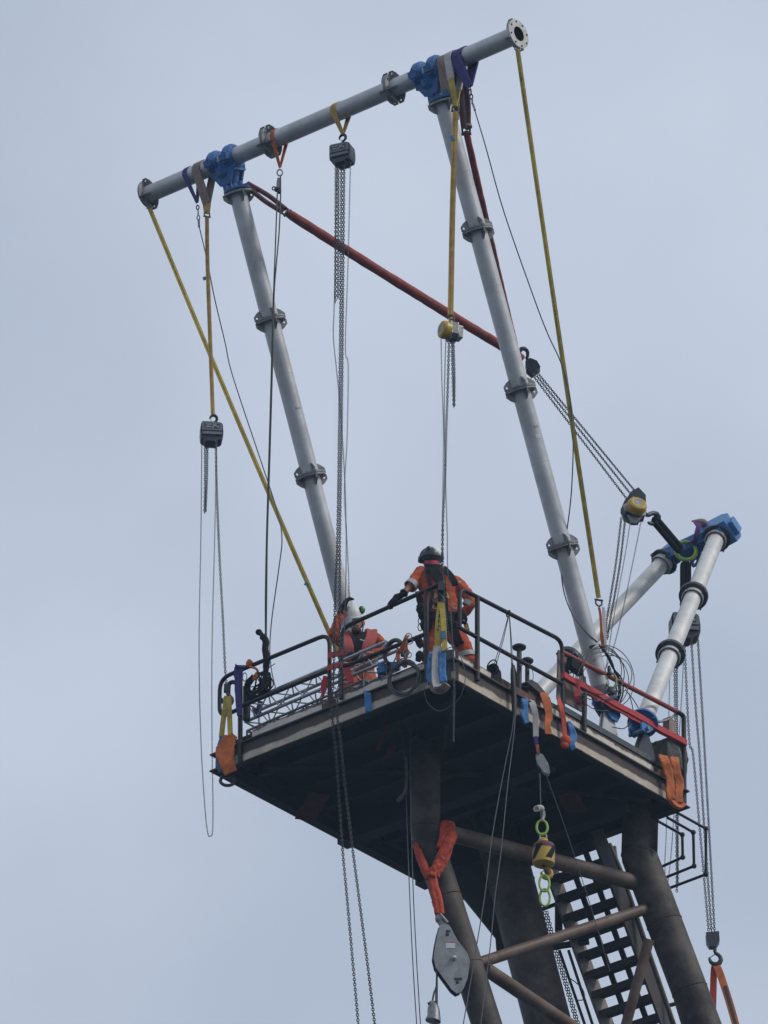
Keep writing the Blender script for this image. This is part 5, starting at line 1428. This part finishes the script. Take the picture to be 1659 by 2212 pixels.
make('socket_pin', MB().tube(PY(cE, ((350, 1850), (408, 1838)), yF - .02), .02, 8), M['dark'], rw)
make('lower_rope', MB().tube(PY(cE, ((408, 1960), (412, 2080)), yF), .035, 8), M['rope'], rw)
# two wires left of the front leg, with a splice
tw_ = thing('paired_wires', 'two thin wires running straight down left of the front leg', 'wire rope', Y(*cE(215, 300), yF - .15))
for pts in (((175, -50), (195, 200), (205, 440), (225, 1000), (250, 1560), (278, 2010)), ((245, -60), (232, 200), (235, 440), (252, 1060), (275, 1540), (303, 2010))): make('wire', MB().tube(smooth(PY(cE, pts, yF - .15), 5), .0085, 6), M['wire'], tw_)
make('splice', MB().tube(smooth(PY(cE, ((205, 210), (208, 300), (205, 420), (180, 470), (150, 505)), yF - .16), 4), [.02] * 8 + [.022] * 5 + [.03] * 4, 8), M['rope'], tw_)
# chain lengths beside the stairs
cn = thing('hanging_chain', 'doubled chain hanging along the left side of the stairway', 'chain', Y(*cF(250, 1350), yS + .15))
for o in (0, 16): chain(cn, PY(cF, ((178 + o, 1080), (250 + o, 1350), (330 + o, 1620), (400 + o, 1860)), yS + .15), .045, .013, 'chain', rot=.4 + o * .03)
tag(make('cable', MB().tube(smooth(PY(cF, ((320, 1500), (380, 1540), (430, 1590), (440, 1650), (400, 1660), (370, 1640)), yS), 5), .008, 6), M['rope']), 'loose dark cable curled beside the stairway', 'cable')
# ================================================================== PEOPLE
def merged(name, mb, m, parent, voxel=.014, smooth_n=4, wrinkle=0.0, wsize=.09):
    """overlapping closed pieces fused into one continuous surface."""
    o = make(name, mb, m, parent)
    r = o.modifiers.new('merge', 'REMESH'); r.mode = 'VOXEL'; r.voxel_size = voxel; r.use_smooth_shade = True
    sm = o.modifiers.new('smooth', 'SMOOTH'); sm.iterations = smooth_n; sm.factor = .5
    if wrinkle:
        tx_ = bpy.data.textures.new('creases', 'CLOUDS'); tx_.noise_scale = wsize; tx_.noise_depth = 2
        d = o.modifiers.new('creases', 'DISPLACE'); d.texture = tx_; d.strength = wrinkle; d.mid_level = .5; d.texture_coords = 'LOCAL'
    return o
def loft(mb, secs, seg=18, pw=.75):
    """closed body through (centre, half width vector, half depth vector) rings."""
    o = len(mb.v); n = len(secs)
    for c, a, b in secs:
        for k in range(seg):
            t = 2 * math.pi * k / seg
            cs, sn_ = math.cos(t), math.sin(t)
            mb.v.append(c + a * (math.copysign(abs(cs) ** pw, cs)) + b * (math.copysign(abs(sn_) ** pw, sn_)))
    for i in range(n - 1):
        for k in range(seg):
            k2 = (k + 1) % seg
            mb.face((o + i * seg + k, o + i * seg + k2, o + (i + 1) * seg + k2, o + (i + 1) * seg + k), True)
    mb.face([o + k for k in range(seg)][::-1]); mb.face([o + (n - 1) * seg + k for k in range(seg)])
    return mb
def glove(parent, wrist, along_, side, nrm, curl, s=1.0, m='black', thumb=1):
    """palm, four unequal bent fingers and a thumb. along_ = wrist to knuckles, nrm = back of the hand."""
    a, n = along_.normalized(), nrm.normalized()
    n = (n - a * n.dot(a)).normalized(); x = a.cross(n) * side
    mb = MB()
    loft(mb, [(wrist - a * .03 * s, x * .034 * s, n * .028 * s), (wrist + a * .02 * s, x * .038 * s, n * .026 * s), (wrist + a * .06 * s, x * .046 * s, n * .024 * s), (wrist + a * .10 * s, x * .048 * s, n * .018 * s)], 14)
    for k, o in enumerate((-.036, -.012, .013, .037)):
        L = (.078, .090, .084, .066)[k] * s
        p = wrist + a * .095 * s + x * o * s; d = a.copy(); pts = [p - a * .03 * s, p]
        for seg, f in enumerate((.45, .32, .23)):
            d = (Matrix.Rotation(curl[k] * (1, 1.1, .8)[seg], 3, x * -side) @ d)
            p = p + d * (L * f); pts.append(p)
        mb.tube(pts, [.0155 * s, .0155 * s, .014 * s, .013 * s, .011 * s], 8)
        mb.ball(pts[-1], .0112 * s, seg=8, rings=5)
    t0 = wrist + a * .03 * s + x * (-.040 * thumb) * s
    d = (a * .7 - x * thumb * .7).normalized()
    t1 = t0 + d * .045 * s; t2 = t1 + (a * .9 - n * .45 - x * thumb * .2).normalized() * .04 * s
    mb.tube([t0 - d * .02 * s, t0, t1, t2], [.022 * s, .020 * s, .016 * s, .013 * s], 8)
    mb.ball(t2, .0125 * s, seg=8, rings=5)
    return merged('glove', mb, M[m], parent, .006, 2)
def person(label, J, foot, torso, sleeves=(1, 1), face=-1):
    t = thing('person', label, 'person', foot)
    rad = dict(pelvis=.125, waist=.115, chest=.135, neck=.055, head=.085, sl=.07, el=.058, wl=.042, sr=.07, er=.05, wr=.036, hl=.09, kl=.06, al=.045, tl=.04, hr=.09, kr=.06, ar=.045, tr=.04)
    bd = MB()
    for ks in (('pelvis', 'waist', 'chest', 'neck', 'head'), ('chest', 'sl', 'el', 'wl'), ('chest', 'sr', 'er', 'wr'), ('pelvis', 'hl', 'kl', 'al', 'tl'), ('pelvis', 'hr', 'kr', 'ar', 'tr')):
        bd.tube([J[k] for k in ks], [rad[k] if k != 'head' else .06 for k in ks], 14)
    hc = J['head']
    bd.ball(hc + EZ * .02, .078, .098, .110, 16, 12).ball(hc - EZ * .05 + V((0, face * .03, 0)), .062, .07, .065, 14, 8)
    bd.ball(hc + V((0, face * .10, -.01)), .016, .026, .030, 10, 6)
    for sx in (-1, 1): bd.ball(hc + V((.080 * sx, 0, .0)), .014, .03, .04, 10, 6)
    merged('body', bd, M['skin'], t, .011, 2)
    c = MB()
    loft(c, torso)
    limb = lambda ks, rs: c.tube(smooth([J[k] for k in ks], 5), [rs[min(len(rs) - 1, int(i / 5))] * (1 - (i % 5) / 5) + rs[min(len(rs) - 1, int(i / 5) + 1)] * ((i % 5) / 5) for i in range(5 * (len(ks) - 1) + 1)], 14)
    for s_, f in (('l', sleeves[0]), ('r', sleeves[1])):
        J['i' + s_] = lerp(J['chest'], J['s' + s_], .75)
        if f > 0: limb(('i' + s_, 's' + s_, 'e' + s_, 'w' + s_), (.105, .105, .082, .06))
        else:
            J['c' + s_] = lerp(J['e' + s_], J['w' + s_], .12)
            limb(('i' + s_, 's' + s_, 'e' + s_, 'c' + s_), (.105, .105, .085, .085))
        limb(('h' + s_, 'k' + s_, 'a' + s_), (.15, .125, .105))
    cv = merged('coverall', c, M['overall'], t, .016, 5, .035, .07)
    for s_ in ('l', 'r'):
        a, f = J['a' + s_], J['t' + s_]
        make('boot', MB().tube(smooth([lerp(J['k' + s_], a, .75), a, lerp(a, f, .4) - EZ * .02, f], 3), [.07, .07, .068, .066, .062, .06, .058, .055, .052, .045][:10], 10), M['rubber'], t)
    return t, cv
def band(parent, p, q, u, r, w=.055, m='reflect'):
    c = lerp(p, q, u); d = (q - p).normalized()
    make('reflective_band', MB().lathe([(-w / 2, r * .9), (-w / 2, r), (w / 2, r), (w / 2, r * .9)], c, d, 20), M[m], parent)

# ---- standing man, seen from behind
y1 = D(.55, .52, 0).y
q = lambda x, yy, d=0: Y(*cJ(x, yy), y1 + d)
fl1 = N0.z + .42
def floor_pt(x, yy, d, z): p = q(x, yy, d); return V((p.x, p.y, z))
railh = B(847, 1304, -.02)
J1 = dict(pelvis=q(845, 1440), waist=q(830, 1130, .02), chest=q(800, 760, .02), neck=q(740, 500, .03), head=q(690, 345, .06),
          sl=q(520, 590, .02), sr=q(1095, 760, .02), er=q(1345, 1050, -.06), wr=q(1205, 1285, -.02),
          hl=q(720, 1510), hr=q(985, 1510), kl=q(690, 1850, -.03), kr=q(1215, 1820, -.02), al=floor_pt(655, 2150, .0, fl1 + .09), ar=floor_pt(1335, 2150, .0, fl1 + .09))
J1['wl'] = B(868, 1285, -.0)
J1['el'] = q(372, 775, (J1['wl'].y - y1) * .5)
J1['tl'] = V((J1['al'].x - .05, J1['al'].y + .17, fl1 + .045)); J1['tr'] = V((J1['ar'].x + .05, J1['ar'].y + .16, fl1 + .045))
PX = 1 / 1182.7
def sec(x, yy, hw, tilt=0.0, dd=.62, d=0.0): return (q(x, yy, d), V((hw * PX, 0, -hw * PX * tilt)), V((0, hw * PX * dd, 0)))
torso1 = [sec(850, 1640, 290, 0, .5), sec(865, 1500, 330, 0, .55), sec(850, 1350, 325, .05, .55), sec(825, 1150, 320, .08, .55, .01), sec(800, 930, 325, .14, .58, .02), sec(800, 760, 325, .22, .55, .02), sec(805, 650, 300, .28, .5, .02), sec(770, 540, 180, .2, .7, .02), sec(735, 450, 95, .1, .9, .03)]
man1, cv1 = person('standing worker in orange coveralls and dark helmet, back turned, one hand on the rail', J1, V((J1['pelvis'].x, J1['pelvis'].y, fl1)), torso1, (0, 1), 1)
hc1 = q(680, 330, .05)
he = make('helmet', MB().ball(hc1, .150, .165, .135, 20, 12).lathe([(-.055, .150), (-.06, .168), (-.045, .168), (-.04, .150)], hc1 + EZ * .02, EZ, 24), M['navy'], man1)
make('white_patch', MB().ball(hc1 + V((.055, -.03, .035)), .095, .11, .10, 14, 8), M['white'], he)
make('lamp', MB().ball(hc1 + V((-.03, -.12, .06)), .05, .05, .05, 10, 6), M['navy'], he)
em = MB()
for sx in (-1, 1): em.lathe([(-.03, .001), (-.03, .052), (.0, .058), (.03, .045), (.035, .001)], hc1 + V((.148 * sx, -.01, -.02 + .02 * sx)), V((sx, -.2, 0)), 16)
em.tube([hc1 + V((.155 * math.cos(t), -.02, .15 * math.sin(t))) for t in [math.pi * k / 12 for k in range(13)]], .010, 6)
make('ear_defenders', em, M['dark'], man1)
make('hair', MB().ball(q(690, 400, .04), .10, .10, .07), M['beard'], man1)
make('neck_flap', MB().ribbon(smooth([q(575, 430, -.02), q(640, 425, -.09), q(720, 422, -.11), q(800, 430, -.06)], 4), .075, .02, EZ), M['pinkred'], man1)
make('collar', MB().ribbon(smooth([q(580, 480, -.03), q(660, 490, -.10), q(760, 490, -.12), q(860, 500, -.04)], 4), .08, .03, EZ), M['black'], man1)
hr_ = MB()
for pts, w in ((((690, 490, -.15), (770, 600, -.19), (840, 800, -.22), (880, 1050, -.22), (900, 1280, -.22)), .13), (((880, 500, -.10), (990, 610, -.17), (1060, 720, -.20), (1080, 800, -.19)), .085), (((600, 520, -.10), (640, 700, -.20), (700, 950, -.22), (640, 1260, -.21)), .05),
               (((520, 1250, -.10), (640, 1290, -.21), (830, 1310, -.23), (1000, 1310, -.21), (1140, 1280, -.08)), .12), (((475, 900, -.02), (500, 1050, -.08), (550, 1180, -.12)), .10)):
    hr_.ribbon(smooth([q(*p) for p in pts], 5), w, .025, (EZ if abs(pts[0][1] - pts[-1][1]) < 100 else V((1, 0, .25))))
hn = make('harness', hr_, M['black'], man1)
make('yellow_tabs', MB().ribbon([q(710, 1010, -.2), q(770, 950, -.21), q(820, 960, -.22)], .05, .02, EZ).ribbon([q(900, 900, -.22), q(950, 980, -.22), q(985, 1000, -.2)], .05, .02, EZ), M['yellow'], hn)
pk = MB()
for x, yy, r in ((520, 1180, .08), (560, 1270, .09), (620, 1330, .08), (1180, 1280, .07), (1210, 1360, .07), (480, 1720, .06), (500, 1780, .05), (490, 1950, .06), (470, 2010, .05), (1000, 1440, .09), (600, 1450, .09)): pk.ball(q(x, yy, -.17), r, r * .7, r * 1.15, 10, 6)
merged('tool_pouches', pk, M['black'], man1, .012, 2, .03, .04)
make('leg_straps', MB().ribbon(smooth([q(1010, 1420, -.17), q(1080, 1580, -.18), q(1130, 1720, -.16), q(1180, 1780, -.12)], 4), .12, .03, RX), M['black'], man1)
cb = MB()
for x, yy in ((505, 1380), (500, 1490), (535, 1330)): cb.torus(q(x, yy, -.14), V((.3, -1, 0)), .045, .008, 14, 6, .7, 1.3, RX)
cb.ball(q(1222, 1380, -.2), .018); cb.torus(q(750, 1150, -.23), V((0, -1, 0)), .035, .008, 12, 6); cb.torus(q(1085, 1160, -.17), V((0, -1, 0)), .035, .009, 12, 6)
make('carabiners', cb, M['steel'], man1, kind='stuff')
make('orange_pouch', MB().ribbon([q(1255, 1430, -.1), q(1285, 1540, -.1)], .06, .04, RX), M['hoistyellow'], man1)
band(cv1, J1['el'], J1['wl'], .08, .098, .08); band(cv1, J1['er'], J1['wr'], .25, .092, .07); band(cv1, J1['kr'], J1['ar'], .38, .136, .07); band(cv1, J1['kl'], J1['al'], .40, .136, .07)
make('shoulder_badge', MB().ball(q(1150, 745, -.09), .03, .012, .025, 12, 6), M['reflect'], man1)
glove(man1, J1['wl'], B(838, 1306, -.06) - J1['wl'], -1, V((-.2, -.8, .6)), (.18, .25, .3, .35), 1.5)
make('cuff', MB().torus(J1['wl'] + V((.03, 0, .03)), (J1['el'] - J1['wl']), .045, .02, 16, 8), M['black'], man1)
glove(man1, J1['wr'], V((-.5, -.1, -.5)), -1, V((.4, -1, .2)), (.5, .5, .5, .5))

# ---- second man, facing us, arm raised to the hand chain
y2 = D(2.30, .80, 0).y
q = lambda x, yy, d=0: Y(*cG(x, yy), y2 + d)
pv = q(640, 1230, .06)
J2 = dict(pelvis=pv, waist=q(635, 1010, .05), chest=q(620, 760, .02), neck=q(615, 590, -.03), head=q(598, 425, -.11),
          sl=q(905, 655, .0), sr=q(345, 660, .0), el=q(1075, 860, -.06), wl=q(640, 905, -.30), er=q(235, 560, -.16), wr=q(370, 190, -.20),
          hl=q(760, 1270, .05), hr=q(520, 1270, .05))
J2['kl'] = V((J2['hl'].x + .05, J2['hl'].y - .12, fl1 + .46)); J2['kr'] = V((J2['hr'].x - .05, J2['hr'].y - .12, fl1 + .46))
J2['al'] = V((J2['kl'].x + .02, J2['kl'].y + .10, fl1 + .09)); J2['ar'] = V((J2['kr'].x - .02, J2['kr'].y + .10, fl1 + .09))
J2['tl'] = J2['al'] + V((.02, -.17, -.045)); J2['tr'] = J2['ar'] + V((-.02, -.17, -.045))
torso2 = [sec(640, 1330, 250, 0, .6, .05), sec(640, 1180, 265, 0, .6, .05), sec(635, 1000, 270, 0, .6, .04), sec(625, 820, 310, -.03, .58, .02), sec(620, 710, 320, -.03, .55, .01), sec(620, 620, 250, -.03, .55, -.01), sec(617, 560, 110, 0, .9, -.03)]
man2, cv2 = person('bearded worker in white helmet facing us with arm raised to the chain', J2, V((pv.x, pv.y, fl1)), torso2, (1, 1))
tilt = V((-.18, -.50, .80)).normalized()
tx = V((1, 0, .3)).normalized(); tx = (tx - tilt * tx.dot(tilt)).normalized(); ty = tilt.cross(tx)
hc2 = q(548, 262, -.09)
he = make('helmet', MB().ball(hc2, .132, .15, .15, 22, 12, tx, ty, tilt, lo=.49).lathe([(-.005, .125), (-.01, .155), (.003, .157), (.01, .125)], hc2, tilt, 26), M['white'], man2)
make('peak', MB().prism([(-.11, 0), (.11, 0), (.09, .06), (.03, .085), (-.03, .085), (-.09, .06)], hc2 - ty * .15 - tilt * .025, tx, -ty, tilt * .006), M['white'], he)
make('lamp', MB().ball(q(692, 165, -.15), .05, .05, .06, 10, 6), M['black'], he)
make('lamp_glass', MB().ball(q(706, 150, -.18), .03, .035, .045, 10, 6), M['green'], he)
make('beard', MB().ball(q(605, 505, -.16), .074, .072, .062, 14, 8), M['beard'], man2)
ey = MB()
for x in (562, 634): ey.ball(q(x, 418, -.205), .015, .010, .009, 8, 5)
make('eyes', ey, M['dark'], man2); make('mouth', MB().ball(q(602, 488, -.228), .026, .010, .008, 8, 5), M['redpad'], man2)
make('chin_strap', MB().tube(smooth([q(700, 380, -.13), q(715, 450, -.14), q(700, 540, -.15)], 4), .010, 6), M['dark'], man2)
make('ear_defender', MB().ball(q(708, 385, -.10), .035, .03, .05, 10, 6), M['redpad'], man2)
vt = MB()
vt.ribbon(smooth([q(770, 560, -.02), q(860, 530, -.08), q(850, 640, -.19), q(800, 760, -.24), q(770, 860, -.23), q(760, 960, -.2)], 5), [.11] * 4 + [.15] * 30, .075, RX)
vt.ribbon(smooth([q(470, 570, -.03), q(420, 570, -.08), q(445, 680, -.19), q(480, 780, -.24), q(490, 880, -.23), q(500, 960, -.2)], 5), [.10] * 4 + [.13] * 30, .075, RX)
make('life_vest', vt, M['lifevest'], man2)
hv = MB()
for pts, w in ((((570, 600, -.17), (575, 720, -.24), (575, 860, -.24), (580, 1000, -.2)), .095), (((740, 540, -.13), (705, 650, -.22), (685, 780, -.25), (660, 900, -.24)), .12)): hv.ribbon(smooth([q(*p) for p in pts], 5), w, .03, RX)
make('harness', hv, M['black'], man2)
make('buckle', MB().tube([q(660, 655, -.27), q(735, 680, -.27)], .008, 6), M['white'], man2)
glove(man2, q(378, 150, -.20), (q(462, -90, -.21) - q(378, 150, -.20)), 1, V((-.85, -.35, .3)), (.45, .5, .55, .6), 1.45, thumb=-1)
make('glove_cuff', MB().tube([q(345, 240, -.20), q(372, 165, -.20), q(392, 100, -.20)], [.062, .056, .056], 12), M['black'], man2)
glove(man2, J2['wl'], V((-.9, -.2, .05)), 1, V((0, -.7, .7)), (.4, .5, .5, .55), 1.1)
